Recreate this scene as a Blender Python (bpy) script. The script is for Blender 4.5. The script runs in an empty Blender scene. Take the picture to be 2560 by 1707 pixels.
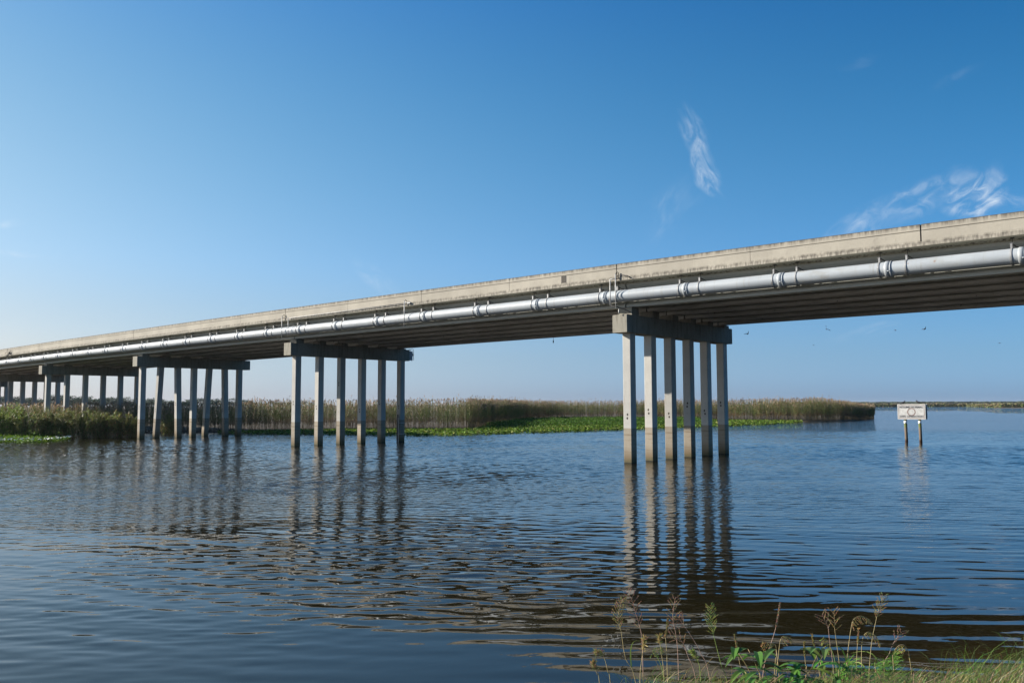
import bpy, bmesh, math, random
import numpy as np
from mathutils import Vector, Matrix, noise as mnoise

D = bpy.data
SC = bpy.context.scene
COL = SC.collection
R = math.radians
rnd = random.Random(7)
rg = np.random.default_rng(11)

# ------------------------------------------------------------------ camera
CAM_H = 3.5
FOC = 2125.5                     # focal length in pixels of the 2560 px wide photograph
PITCH, ROLL = 0.07426, 0.002951
cd = D.cameras.new("camera"); cam = D.objects.new("camera", cd); COL.objects.link(cam)
cd.sensor_width = 36.0; cd.lens = FOC / 2560 * 36.0; cd.clip_start = 0.1; cd.clip_end = 30000
cam.matrix_world = Matrix.Translation((0, 0, CAM_H)) @ Matrix.Rotation(math.pi/2 + PITCH, 4, 'X') @ Matrix.Rotation(-ROLL, 4, 'Z')
SC.camera = cam

# ------------------------------------------------------------------ sun and sky
TH = 2.4292                                   # heading of the bridge axis, away to the left
AD = Vector((math.cos(TH), math.sin(TH), 0)); BD = Vector((AD.y, -AD.x, 0))   # BD: across, away
A0 = Vector((7.0625, 51.2024, 0))
SUN = (1.87*AD - BD + Vector((0, 0, .97))).normalized()
ELEV = math.asin(SUN.z); AZ = math.atan2(SUN.x, SUN.y)
sl = D.lights.new("sun", 'SUN'); so = D.objects.new("sun", sl); COL.objects.link(so)
sl.energy = 5.0; sl.angle = R(0.55); sl.color = (1.0, .93, .82)
so.rotation_euler = (-SUN).to_track_quat('-Z', 'Y').to_euler()

def N(nt, typ, **kw):
    n = nt.nodes.new(typ)
    for k, v in kw.items():
        if k.startswith('in_'):
            key = k[3:]; key = int(key) if key.isdigit() else key
            n.inputs[key].default_value = v
        else: setattr(n, k, v)
    return n
def LK(nt, a, b): nt.links.new(a, b)
def mth(nt, op, a, b=None, c=None, clamp=False):
    n = nt.nodes.new('ShaderNodeMath'); n.operation = op; n.use_clamp = clamp
    for i, v in enumerate((a, b, c)):
        if v is None: continue
        if isinstance(v, (int, float)): n.inputs[i].default_value = v
        else: nt.links.new(v, n.inputs[i])
    return n.outputs[0]
def ramp(nt, fac, stops):
    n = nt.nodes.new('ShaderNodeValToRGB'); e = n.color_ramp.elements
    while len(e) < len(stops): e.new(0.5)
    for i, (p, c) in enumerate(stops):
        e[i].position = p; e[i].color = (c, c, c, 1) if isinstance(c, (int, float)) else (*c, 1)
    nt.links.new(fac, n.inputs[0]); return n.outputs[0]
def mixc(nt, fac, a, b, mode='MIX'):
    n = nt.nodes.new('ShaderNodeMix'); n.data_type = 'RGBA'; n.blend_type = mode; n.clamp_factor = True
    for s, v in ((n.inputs[0], fac), (n.inputs[6], a), (n.inputs[7], b)):
        if isinstance(v, (int, float)): s.default_value = v
        elif isinstance(v, tuple): s.default_value = (*v, 1) if len(v) == 3 else v
        else: nt.links.new(v, s)
    return n.outputs[2]
def vscale(nt, vec, s):
    n = nt.nodes.new('ShaderNodeVectorMath'); n.operation = 'MULTIPLY'; nt.links.new(vec, n.inputs[0]); n.inputs[1].default_value = s
    return n.outputs[0]
def noise(nt, vec, scale=1.0, detail=2.0, rough=.5, dist=0.0, out=0):
    n = nt.nodes.new('ShaderNodeTexNoise'); n.inputs['Scale'].default_value = scale
    n.inputs['Detail'].default_value = detail; n.inputs['Roughness'].default_value = rough
    n.inputs['Distortion'].default_value = dist
    if vec is not None: nt.links.new(vec, n.inputs['Vector'])
    return n.outputs[out]
def sstep(nt, x, a, b):
    n = nt.nodes.new('ShaderNodeMapRange'); n.interpolation_type = 'SMOOTHSTEP'
    nt.links.new(x, n.inputs[0]); n.inputs[1].default_value = a; n.inputs[2].default_value = b
    return n.outputs[0]

world = D.worlds.new("World"); SC.world = world; world.use_nodes = True
wt = world.node_tree; wt.nodes.clear()
sky = N(wt, 'ShaderNodeTexSky', sky_type='NISHITA', sun_disc=False)
sky.sun_elevation = ELEV; sky.sun_rotation = AZ
sky.altitude = 0; sky.air_density = 1.0; sky.dust_density = 0.5; sky.ozone_density = 1.6
bg = N(wt, 'ShaderNodeBackground'); bg.inputs[1].default_value = 0.05
wo = N(wt, 'ShaderNodeOutputWorld')
# thin cirrus: wisps that live in directions of the sky (azimuth from +Y, elevation)
geo = N(wt, 'ShaderNodeTexCoord'); sep = N(wt, 'ShaderNodeSeparateXYZ'); LK(wt, geo.outputs['Generated'], sep.inputs[0])
azn = mth(wt, 'ARCTAN2', sep.outputs[0], sep.outputs[1]); eln = mth(wt, 'ARCSINE', sep.outputs[2])
cmb = N(wt, 'ShaderNodeCombineXYZ'); LK(wt, azn, cmb.inputs[0]); LK(wt, eln, cmb.inputs[1])
def wisp(az, el, ang, lx, ly, strength, seed, sx, sy, gain=1.0, bend=0.0):
    lx, ly = lx*1.15, ly*1.35
    ca, sa = math.cos(ang), math.sin(ang)
    dx = mth(wt, 'SUBTRACT', azn, az); dy = mth(wt, 'SUBTRACT', eln, el)
    u = mth(wt, 'ADD', mth(wt, 'MULTIPLY', dx, ca), mth(wt, 'MULTIPLY', dy, sa))
    v = mth(wt, 'SUBTRACT', mth(wt, 'MULTIPLY', dy, ca), mth(wt, 'MULTIPLY', dx, sa))
    if bend: v = mth(wt, 'ADD', v, mth(wt, 'MULTIPLY', mth(wt, 'MULTIPLY', u, u), bend))
    c = N(wt, 'ShaderNodeCombineXYZ'); LK(wt, u, c.inputs[0]); LK(wt, v, c.inputs[1]); c.inputs[2].default_value = seed
    n1 = noise(wt, vscale(wt, c.outputs[0], (sx*1.9, sy*1.25, 1)), 1, 8, .62, .9)
    n2 = noise(wt, vscale(wt, c.outputs[0], (26, 26, 1)), 1, 2, .5, 0)
    e = mth(wt, 'ADD', mth(wt, 'POWER', mth(wt, 'ABSOLUTE', mth(wt, 'DIVIDE', u, lx)), 2.0), mth(wt, 'POWER', mth(wt, 'ABSOLUTE', mth(wt, 'DIVIDE', v, ly)), 2.0))
    e = mth(wt, 'ADD', e, mth(wt, 'MULTIPLY', mth(wt, 'SUBTRACT', n2, .5), 2.2))
    m = mth(wt, 'SUBTRACT', 1.0, e, clamp=True)
    f = sstep(wt, n1, .34, .86)
    return mth(wt, 'MULTIPLY', mth(wt, 'MULTIPLY', mth(wt, 'POWER', m, 1.5), f), strength*.9)
def dirof(x, y):                                  # direction in the sky of a point of the photograph
    dx, dy = x-1280, -(y-853.5); cr, sr = math.cos(ROLL), math.sin(ROLL)
    u, v = dx*cr+dy*sr, -dx*sr+dy*cr
    d = Vector((u/FOC, math.cos(PITCH)-v/FOC*math.sin(PITCH), math.sin(PITCH)+v/FOC*math.cos(PITCH))).normalized()
    return math.atan2(d.x, d.y), math.asin(d.z)
def ground_pt(x, y, z=0.0):                       # where the sight line of a photo point meets height z
    a, e = dirof(x, y); d = (z-CAM_H)/math.tan(e)
    return Vector((math.sin(a)*d, math.cos(a)*d, z))
cl = None
for (x, y, ang, lx, ly, st, sd, sx, sy, bend) in (
        (1760, 425, 1.9, .036, .012, .85, 3.1, 14, 60, 6), (1738, 345, 2.0, .035, .012, .5, 7.7, 18, 60, 0),
        (1680, 525, .95, .05, .022, .14, 12.3, 14, 50, 0),
        (2260, 518, .38, .085, .015, .50, 21.9, 18, 46, 0), (2450, 478, .7, .038, .017, 1.0, 33.3, 20, 60, -5), (2515, 500, -.2, .04, .008, .45, 41.0, 16, 60, 0),
        (2140, 556, .55, .045, .010, .32, 44.0, 16, 60, 0), (2400, 188, .3, .03, .005, .07, 55.0, 20, 70, 0), (2145, 160, .1, .02, .006, .08, 57.0, 20, 70, 0), (945, 705, -.6, .04, .010, .22, 61.0, 20, 60, 0),
        (8, 560, .25, .02, .004, .3, 66.0, 20, 50, 0), (20, 632, -.05, .04, .003, .35, 72.0, 14, 80, 0), (2160, 830, .2, .04, .006, .25, 78.0, 14, 60, 0)):
    a, e = dirof(x, y); w_ = wisp(a, e, ang, lx, ly, st, sd, sx, sy, 1, bend)
    cl = w_ if cl is None else mth(wt, 'ADD', cl, w_)
cl = mth(wt, 'MINIMUM', cl, .8)
# colour of this sky: deeper and bluer high up and away from the sun, grey blue low down
gd = N(wt, 'ShaderNodeVectorMath', operation='DOT_PRODUCT'); LK(wt, geo.outputs['Generated'], gd.inputs[0]); gd.inputs[1].default_value = SUN
ee = mth(wt, 'MINIMUM', mth(wt, 'MAXIMUM', eln, 0.0), .48); gg = mth(wt, 'MINIMUM', mth(wt, 'MAXIMUM', gd.outputs['Value'], -.3), .76)
tint = N(wt, 'ShaderNodeCombineXYZ')
lowb = sstep(wt, eln, .075, .0); midb = mth(wt, 'MULTIPLY', sstep(wt, eln, .015, .06), sstep(wt, eln, .17, .09))
for ch, k in enumerate(((-.54, .25, -6.346, .731, -.273, 2.845), (-.185, 1.605, -3.733, .261, -.342, 1.097), (.506, -1.099, 1.292, -.053, -.563, 1.267))):
    v = mth(wt, 'ADD', k[0], mth(wt, 'MULTIPLY', ee, mth(wt, 'ADD', k[1], mth(wt, 'ADD', mth(wt, 'MULTIPLY', ee, k[2]), mth(wt, 'MULTIPLY', gg, k[5])))))
    v = mth(wt, 'ADD', v, mth(wt, 'MULTIPLY', gg, mth(wt, 'ADD', k[3], mth(wt, 'MULTIPLY', gg, k[4]))))
    v = mth(wt, 'ADD', v, mth(wt, 'MULTIPLY', lowb, (-.10, -.02, .05)[ch])); v = mth(wt, 'SUBTRACT', v, mth(wt, 'MULTIPLY', midb, (.01, .07, .13)[ch]))
    LK(wt, mth(wt, 'EXPONENT', v), tint.inputs[ch])
skyc = mixc(wt, 1.0, sky.outputs[0], tint.outputs[0], 'MULTIPLY')
skym = mixc(wt, cl, skyc, (8.2, 8.9, 9.6, 1))
LK(wt, skym, bg.inputs[0]); LK(wt, bg.outputs[0], wo.inputs[0])

SC.view_settings.view_transform = 'Standard'; SC.view_settings.look = 'None'
SC.view_settings.exposure = 1.08; SC.view_settings.gamma = 1.0
SC.render.engine = 'CYCLES'
SC.cycles.max_bounces = 6; SC.cycles.diffuse_bounces = 3; SC.cycles.glossy_bounces = 3
SC.cycles.transmission_bounces = 3; SC.cycles.transparent_max_bounces = 6
SC.cycles.sample_clamp_indirect = 6

# ------------------------------------------------------------------ helpers
class MB:
    def __init__(s): s.v = []; s.f = []; s.m = []; s.uv = []
    def add(s, vs, fs, mi=0, uv=None):
        o = len(s.v); s.v += [tuple(p) for p in vs]; s.f += [tuple(i+o for i in f) for f in fs]; s.m += [mi]*len(fs)
        s.uv += uv if uv else [(0, 0)]*len(vs); return s
    def box(s, x0, x1, y0, y1, z0, z1, mi=0):
        vs = [(x, y, z) for z in (z0, z1) for y in (y0, y1) for x in (x0, x1)]
        return s.add(vs, [(0, 2, 3, 1), (4, 5, 7, 6), (0, 1, 5, 4), (2, 6, 7, 3), (0, 4, 6, 2), (1, 3, 7, 5)], mi)
    def prism(s, prof, sections, mi=0, caps=True, closed=True):
        """prof: list of (a, b); sections: list of functions or (fn) mapping (a,b)->point; uv given as (t, b)."""
        n = len(prof); vs = []; uv = []
        for fn, t in sections:
            for a, b in prof: vs.append(fn(a, b)); uv.append((t, b))
        fs = []
        for k in range(len(sections)-1):
            for i in range(n if closed else n-1):
                j = (i+1) % n
                fs.append((k*n+i, k*n+j, (k+1)*n+j, (k+1)*n+i))
        if caps: fs.append(tuple(range(n))[::-1]); fs.append(tuple((len(sections)-1)*n+i for i in range(n)))
        return s.add(vs, fs, mi, uv)
    def tube(s, pts, r, n=8, mi=0, caps=True, r2=None):
        pts = [Vector(p) for p in pts]; vs = []; fs = []
        for i, p in enumerate(pts):
            d = (pts[min(i+1, len(pts)-1)]-pts[max(i-1, 0)]).normalized()
            a = d.orthogonal() if abs(d.z) > .9 else d.cross(Vector((0, 0, 1)))
            a.normalize(); b = d.cross(a)
            rr = r if r2 is None else r+(r2-r)*i/(len(pts)-1)
            if isinstance(r, (list, tuple)): rr = r[i]
            for k in range(n):
                an = 2*math.pi*k/n; vs.append(p+a*math.cos(an)*rr+b*math.sin(an)*rr)
        for i in range(len(pts)-1):
            for k in range(n):
                j = (k+1) % n; fs.append((i*n+k, i*n+j, (i+1)*n+j, (i+1)*n+k))
        if caps: fs.append(tuple(range(n))[::-1]); fs.append(tuple((len(pts)-1)*n+k for k in range(n)))
        return s.add(vs, fs, mi)
    def mesh(s, name, mats, smooth=False):
        me = D.meshes.new(name); me.from_pydata([tuple(p) for p in s.v], [], s.f)
        for m in (mats if isinstance(mats, (list, tuple)) else [mats]): me.materials.append(m)
        me.polygons.foreach_set('material_index', s.m)
        if smooth: me.polygons.foreach_set('use_smooth', [True]*len(s.f))
        bm = bmesh.new(); bm.from_mesh(me); bmesh.ops.recalc_face_normals(bm, faces=bm.faces); bm.to_mesh(me); bm.free()
        ul = me.uv_layers.new(name='UVMap'); li = np.empty(len(me.loops), dtype=np.int32); me.loops.foreach_get('vertex_index', li)
        ul.data.foreach_set('uv', np.array(s.uv, dtype=np.float32)[li].ravel())
        return me
    def build(s, name, mats, parent=None, smooth=False):
        return link(name, s.mesh(name, mats, smooth), parent)
def link(name, data, parent=None, loc=None, rz=0):
    o = D.objects.new(name, data); COL.objects.link(o)
    if parent is not None: o.parent = parent
    if loc is not None: o.location = loc
    if rz: o.rotation_euler.z = rz
    return o
def tag(o, label=None, cat=None, group=None, kind=None):
    for k, v in (('label', label), ('category', cat), ('group', group), ('kind', kind)):
        if v: o[k] = v
    return o
def empty(name, loc=(0, 0, 0), rz=0): return link(name, None, None, loc, rz)
def copy_tree(o, parent=None):
    c = o.copy(); COL.objects.link(c)
    if parent is not None: c.parent = parent
    for ch in list(o.children): copy_tree(ch, c)
    return c
def raw_mesh(name, V, F, mat, col=None, smooth=False, tri=False):
    """V (n,3), F (m,k) numpy -> mesh, optional per-vertex colour."""
    me = D.meshes.new(name); n, m, k = len(V), len(F), F.shape[1]
    me.vertices.add(n); me.vertices.foreach_set('co', V.astype(np.float32).ravel())
    me.loops.add(m*k); me.loops.foreach_set('vertex_index', F.astype(np.int32).ravel())
    me.polygons.add(m); me.polygons.foreach_set('loop_start', np.arange(0, m*k, k, dtype=np.int32))
    me.update(calc_edges=True); me.validate()
    if col is not None:
        ca = me.color_attributes.new('col', 'FLOAT_COLOR', 'POINT')
        c4 = np.ones((n, 4), dtype=np.float32); c4[:, :3] = col; ca.data.foreach_set('color', c4.ravel())
    if smooth: me.polygons.foreach_set('use_smooth', [True]*m)
    me.materials.append(mat); return me

def material(name):
    m = D.materials.new(name); m.use_nodes = True; nt = m.node_tree; nt.nodes.clear()
    p = N(nt, 'ShaderNodeBsdfPrincipled'); o = N(nt, 'ShaderNodeOutputMaterial'); LK(nt, p.outputs[0], o.inputs[0])
    p.inputs['Roughness'].default_value = .85; p.inputs['Specular IOR Level'].default_value = .3
    return m, nt, p
def bump(nt, p, h, dist):
    b = N(nt, 'ShaderNodeBump'); b.inputs['Strength'].default_value = 1; b.inputs['Distance'].default_value = dist
    LK(nt, h, b.inputs['Height']); LK(nt, b.outputs[0], p.inputs['Normal'])

# ------------------------------------------------------------------ materials
def concrete(name, base, dark, kind):
    m, nt, p = material(name)
    tc = N(nt, 'ShaderNodeTexCoord'); oc = tc.outputs['Object']; uv = tc.outputs['UV']
    big = noise(nt, oc, .45, 4, .6); mid = noise(nt, oc, 3.2, 5, .65); fine = noise(nt, oc, 28, 3, .6)
    c = mixc(nt, sstep(nt, big, .3, .72), tuple(x*.86 for x in base), tuple(min(1, x*1.08) for x in base))
    c = mixc(nt, mth(nt, 'MULTIPLY', sstep(nt, mid, .52, .8), .45), c, dark)
    c = mixc(nt, mth(nt, 'MULTIPLY', sstep(nt, fine, .35, .75), .25), c, tuple(x*.72 for x in base))
    if kind == 'parapet':
        su = N(nt, 'ShaderNodeSeparateXYZ'); LK(nt, uv, su.inputs[0]); t_, z_ = su.outputs[0], su.outputs[1]
        st = noise(nt, vscale(nt, uv, (3.4, .35, 1)), 1, 4, .65)
        st2 = noise(nt, vscale(nt, uv, (9, .8, 1)), 1, 3, .6)
        sl_ = noise(nt, vscale(nt, uv, (.5, .1, 1)), 1, 2, .6)
        # runs of soot below the top edge and below the ledge, fading downwards at uneven lengths
        top = mth(nt, 'MULTIPLY', sstep(nt, z_, -.30, .0), sstep(nt, st, .34, .62))
        tope = sstep(nt, z_, -.055, -.012)
        led = mth(nt, 'MULTIPLY', sstep(nt, mth(nt, 'ABSOLUTE', mth(nt, 'ADD', z_, .84)), .12, .0), sstep(nt, st, .30, .66))
        low = mth(nt, 'MULTIPLY', mth(nt, 'MULTIPLY', sstep(nt, z_, -.80, -.95), sstep(nt, st2, .36, .62)), .6)
        wk = mth(nt, 'MULTIPLY', mth(nt, 'MULTIPLY', sstep(nt, st2, .55, .75), sstep(nt, sl_, .4, .7)), .35)
        a = mth(nt, 'ADD', mth(nt, 'MULTIPLY', top, .95), mth(nt, 'MULTIPLY', tope, .62)); a = mth(nt, 'ADD', a, mth(nt, 'MULTIPLY', led, .8))
        a = mth(nt, 'ADD', a, low); a = mth(nt, 'ADD', a, wk, clamp=True)
        c = mixc(nt, mth(nt, 'MULTIPLY', a, .92), c, (.060, .052, .044))
        blotch = noise(nt, uv, 7, 2, .5); c = mixc(nt, mth(nt, 'MULTIPLY', sstep(nt, blotch, .78, .83), .7), c, (.06, .05, .045))
    if kind == 'pile':
        so_ = N(nt, 'ShaderNodeSeparateXYZ'); LK(nt, oc, so_.inputs[0]); z_ = so_.outputs[2]
        oi = N(nt, 'ShaderNodeObjectInfo')
        zz = mth(nt, 'ADD', z_, mth(nt, 'MULTIPLY', mth(nt, 'SUBTRACT', mid, .5), .06))
        st = noise(nt, vscale(nt, oc, (7, 7, .5)), 1, 4, .6)
        c = mixc(nt, mth(nt, 'MULTIPLY', sstep(nt, st, .5, .75), .35), c, dark)
        below = sstep(nt, zz, 2.10, 2.07)
        wet = mixc(nt, mid, (.24, .205, .16), (.30, .26, .205))
        wet = mixc(nt, sstep(nt, noise(nt, vscale(nt, oc, (.6, .6, 5)), 1, 3, .6), .5, .7), wet, (.19, .15, .105))
        wet = mixc(nt, sstep(nt, zz, 1.1, .15), wet, (.15, .11, .065))
        c = mixc(nt, below, c, wet)
        alg = mth(nt, 'ADD', z_, mth(nt, 'MULTIPLY', mth(nt, 'SUBTRACT', noise(nt, vscale(nt, oc, (5, 5, 1.6)), 1, 4, .65), .5), .9))
        c = mixc(nt, mth(nt, 'MULTIPLY', sstep(nt, alg, .42, .10), .75), c, (.075, .070, .035)); c = mixc(nt, sstep(nt, zz, .09, .03), c, (.03, .027, .018))
        rs = noise(nt, vscale(nt, oc, (9, 9, .9)), 1, 3, .6); c = mixc(nt, mth(nt, 'MULTIPLY', mth(nt, 'MULTIPLY', sstep(nt, rs, .62, .74), sstep(nt, z_, 2.1, 3.0)), .35), c, (.22, .15, .09))
        rnd_ = mth(nt, 'MULTIPLY', mth(nt, 'SUBTRACT', oi.outputs['Random'], .5), .30)
        hs = N(nt, 'ShaderNodeHueSaturation'); LK(nt, c, hs.inputs['Color']); LK(nt, mth(nt, 'ADD', rnd_, 1.0), hs.inputs['Value']); c = hs.outputs[0]
    if kind == 'girder':
        st = noise(nt, vscale(nt, oc, (.35, 3, 3)), 1, 4, .6)
        c = mixc(nt, mth(nt, 'MULTIPLY', sstep(nt, st, .42, .7), .5), c, dark)
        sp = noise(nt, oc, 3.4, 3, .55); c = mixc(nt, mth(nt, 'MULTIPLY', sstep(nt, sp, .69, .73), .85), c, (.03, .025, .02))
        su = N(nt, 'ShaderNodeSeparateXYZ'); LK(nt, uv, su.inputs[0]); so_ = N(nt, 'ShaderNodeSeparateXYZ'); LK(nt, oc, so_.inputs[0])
        gap_shade = mth(nt, 'MULTIPLY', sstep(nt, mth(nt, 'ADD', su.outputs[1], mth(nt, 'MULTIPLY', mid, .12)), -2.30, -2.16), sstep(nt, so_.outputs[1], -.9, -1.3))  # shade of the gaps between girders, painted on the inner webs
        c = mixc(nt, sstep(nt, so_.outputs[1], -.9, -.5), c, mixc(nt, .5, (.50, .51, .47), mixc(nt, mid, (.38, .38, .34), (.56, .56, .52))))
        c = mixc(nt, mth(nt, 'MULTIPLY', gap_shade, .6), c, (.06, .052, .045))
    if kind == 'soffit':
        so_ = N(nt, 'ShaderNodeSeparateXYZ'); LK(nt, oc, so_.inputs[0])
        nr = sstep(nt, mth(nt, 'ABSOLUTE', mth(nt, 'SUBTRACT', so_.outputs[1], .55)), .32, .1)
        sp = noise(nt, oc, 6.5, 3, .6); c = mixc(nt, mth(nt, 'MULTIPLY', mth(nt, 'MULTIPLY', sstep(nt, sp, .48, .58), nr), .9), c, (.035, .025, .018))
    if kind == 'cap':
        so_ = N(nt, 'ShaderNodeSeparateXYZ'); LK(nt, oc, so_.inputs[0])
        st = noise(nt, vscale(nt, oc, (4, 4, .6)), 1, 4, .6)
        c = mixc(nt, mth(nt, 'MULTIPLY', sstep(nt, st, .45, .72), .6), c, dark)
    LK(nt, c, p.inputs['Base Color']); p.inputs['Roughness'].default_value = .9
    bump(nt, p, mth(nt, 'ADD', fine, mth(nt, 'MULTIPLY', mid, 1.5)), .006)
    return m
M_PAR = concrete('weathered_parapet_concrete', (.385, .35, .29), (.21, .19, .16), 'parapet')
M_PILE = concrete('pile_concrete', (.42, .405, .375), (.28, .265, .24), 'pile')
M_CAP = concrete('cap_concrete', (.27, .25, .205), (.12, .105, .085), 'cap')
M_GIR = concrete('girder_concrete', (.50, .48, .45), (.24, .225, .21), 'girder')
M_SOF = concrete('soffit_concrete', (.50, .47, .37), (.22, .20, .15), 'soffit')

def plain(name, col, rough=.6, metal=0.0, var=.18, sc=6.0, spec=.4):
    m, nt, p = material(name); tc = N(nt, 'ShaderNodeTexCoord')
    n = noise(nt, tc.outputs['Object'], sc, 4, .6)
    LK(nt, mixc(nt, sstep(nt, n, .3, .7), tuple(c*(1-var) for c in col), tuple(min(1, c*(1+var)) for c in col)), p.inputs['Base Color'])
    p.inputs['Roughness'].default_value = rough; p.inputs['Metallic'].default_value = metal; p.inputs['Specular IOR Level'].default_value = spec
    return m
def pipe_mat():
    m, nt, p = material('painted_pipe'); tc = N(nt, 'ShaderNodeTexCoord'); oc = tc.outputs['Object']
    n = noise(nt, vscale(nt, oc, (.5, 3, 3)), 1, 4, .6); f = noise(nt, oc, 9, 4, .6)
    c = mixc(nt, sstep(nt, n, .35, .7), (.305, .33, .355), (.36, .385, .405))
    c = mixc(nt, mth(nt, 'MULTIPLY', sstep(nt, f, .60, .78), .3), c, (.42, .41, .38))
    dr = noise(nt, vscale(nt, oc, (6, .6, .6)), 1, 3, .6)
    c = mixc(nt, mth(nt, 'MULTIPLY', sstep(nt, dr, .52, .74), .38), c, (.24, .22, .18))
    so_ = N(nt, 'ShaderNodeSeparateXYZ'); LK(nt, oc, so_.inputs[0]); und = noise(nt, vscale(nt, oc, (1.2, 3, 3)), 1, 4, .6)
    c = mixc(nt, mth(nt, 'MULTIPLY', sstep(nt, noise(nt, vscale(nt, oc, (.22, .1, .1)), 1, 2, .5), .48, .66), mth(nt, 'MULTIPLY', sstep(nt, und, .45, .7), .5)), c, (.25, .235, .20))
    rust = noise(nt, oc, 2.6, 2, .5); c = mixc(nt, mth(nt, 'MULTIPLY', sstep(nt, rust, .73, .78), .6), c, (.20, .10, .05))
    LK(nt, c, p.inputs['Base Color']); p.inputs['Roughness'].default_value = .48
    return m
M_PIPE = pipe_mat()
M_STEEL = plain('galvanised_steel', (.30, .30, .30), .55, .3, .25)
M_DARK = plain('dark_iron', (.05, .045, .045), .7, .2)
M_HOLE = plain('dark_hole', (.035, .025, .02), .9)
M_ROD = plain('pale_conduit', (.50, .49, .47), .5, .2)
M_BLACK = plain('black_rubber', (.02, .02, .02), .6)
M_ROOF = plain('white_car_paint', (.75, .76, .78), .25, 0, .03)
M_GLASS = plain('car_glass', (.02, .025, .03), .08, 0, .1)
M_RAIL2 = plain('grey_box', (.30, .32, .33), .6)

def leafy(name, trans=.25, rough=.55, spec=.3, vscl=.6):
    """foliage whose colour is carried by its vertices, varied by clump and leaf"""
    m, nt, p = material(name); at = N(nt, 'ShaderNodeAttribute', attribute_name='col'); ge = N(nt, 'ShaderNodeNewGeometry')
    n = noise(nt, ge.outputs['Position'], vscl, 3, .6)
    hs = N(nt, 'ShaderNodeHueSaturation'); LK(nt, at.outputs['Color'], hs.inputs['Color'])
    LK(nt, mth(nt, 'ADD', .65, mth(nt, 'MULTIPLY', n, .7)), hs.inputs['Value'])
    LK(nt, mth(nt, 'ADD', .47, mth(nt, 'MULTIPLY', noise(nt, ge.outputs['Position'], vscl*.37, 2, .5), .06)), hs.inputs['Hue'])
    LK(nt, hs.outputs[0], p.inputs['Base Color']); p.inputs['Roughness'].default_value = rough; p.inputs['Specular IOR Level'].default_value = spec
    if trans:
        tr = N(nt, 'ShaderNodeBsdfTranslucent'); LK(nt, hs.outputs[0], tr.inputs[0]); ms = N(nt, 'ShaderNodeMixShader'); ms.inputs[0].default_value = trans
        out = [x for x in nt.nodes if x.type == 'OUTPUT_MATERIAL'][0]
        LK(nt, p.outputs[0], ms.inputs[1]); LK(nt, tr.outputs[0], ms.inputs[2]); LK(nt, ms.outputs[0], out.inputs[0])
    return m
M_REED = leafy('reed', .22); M_PAD = leafy('floating_leaf', .3, .6, .12, 1.1); M_BUSH = leafy('shrub_leaf', .38, .5, .3, .9)
M_TREE = leafy('tree_leaf', .15, .7, .2, .02); M_GRASS = leafy('bank_grass', .3, .5, .3, 6)

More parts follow.
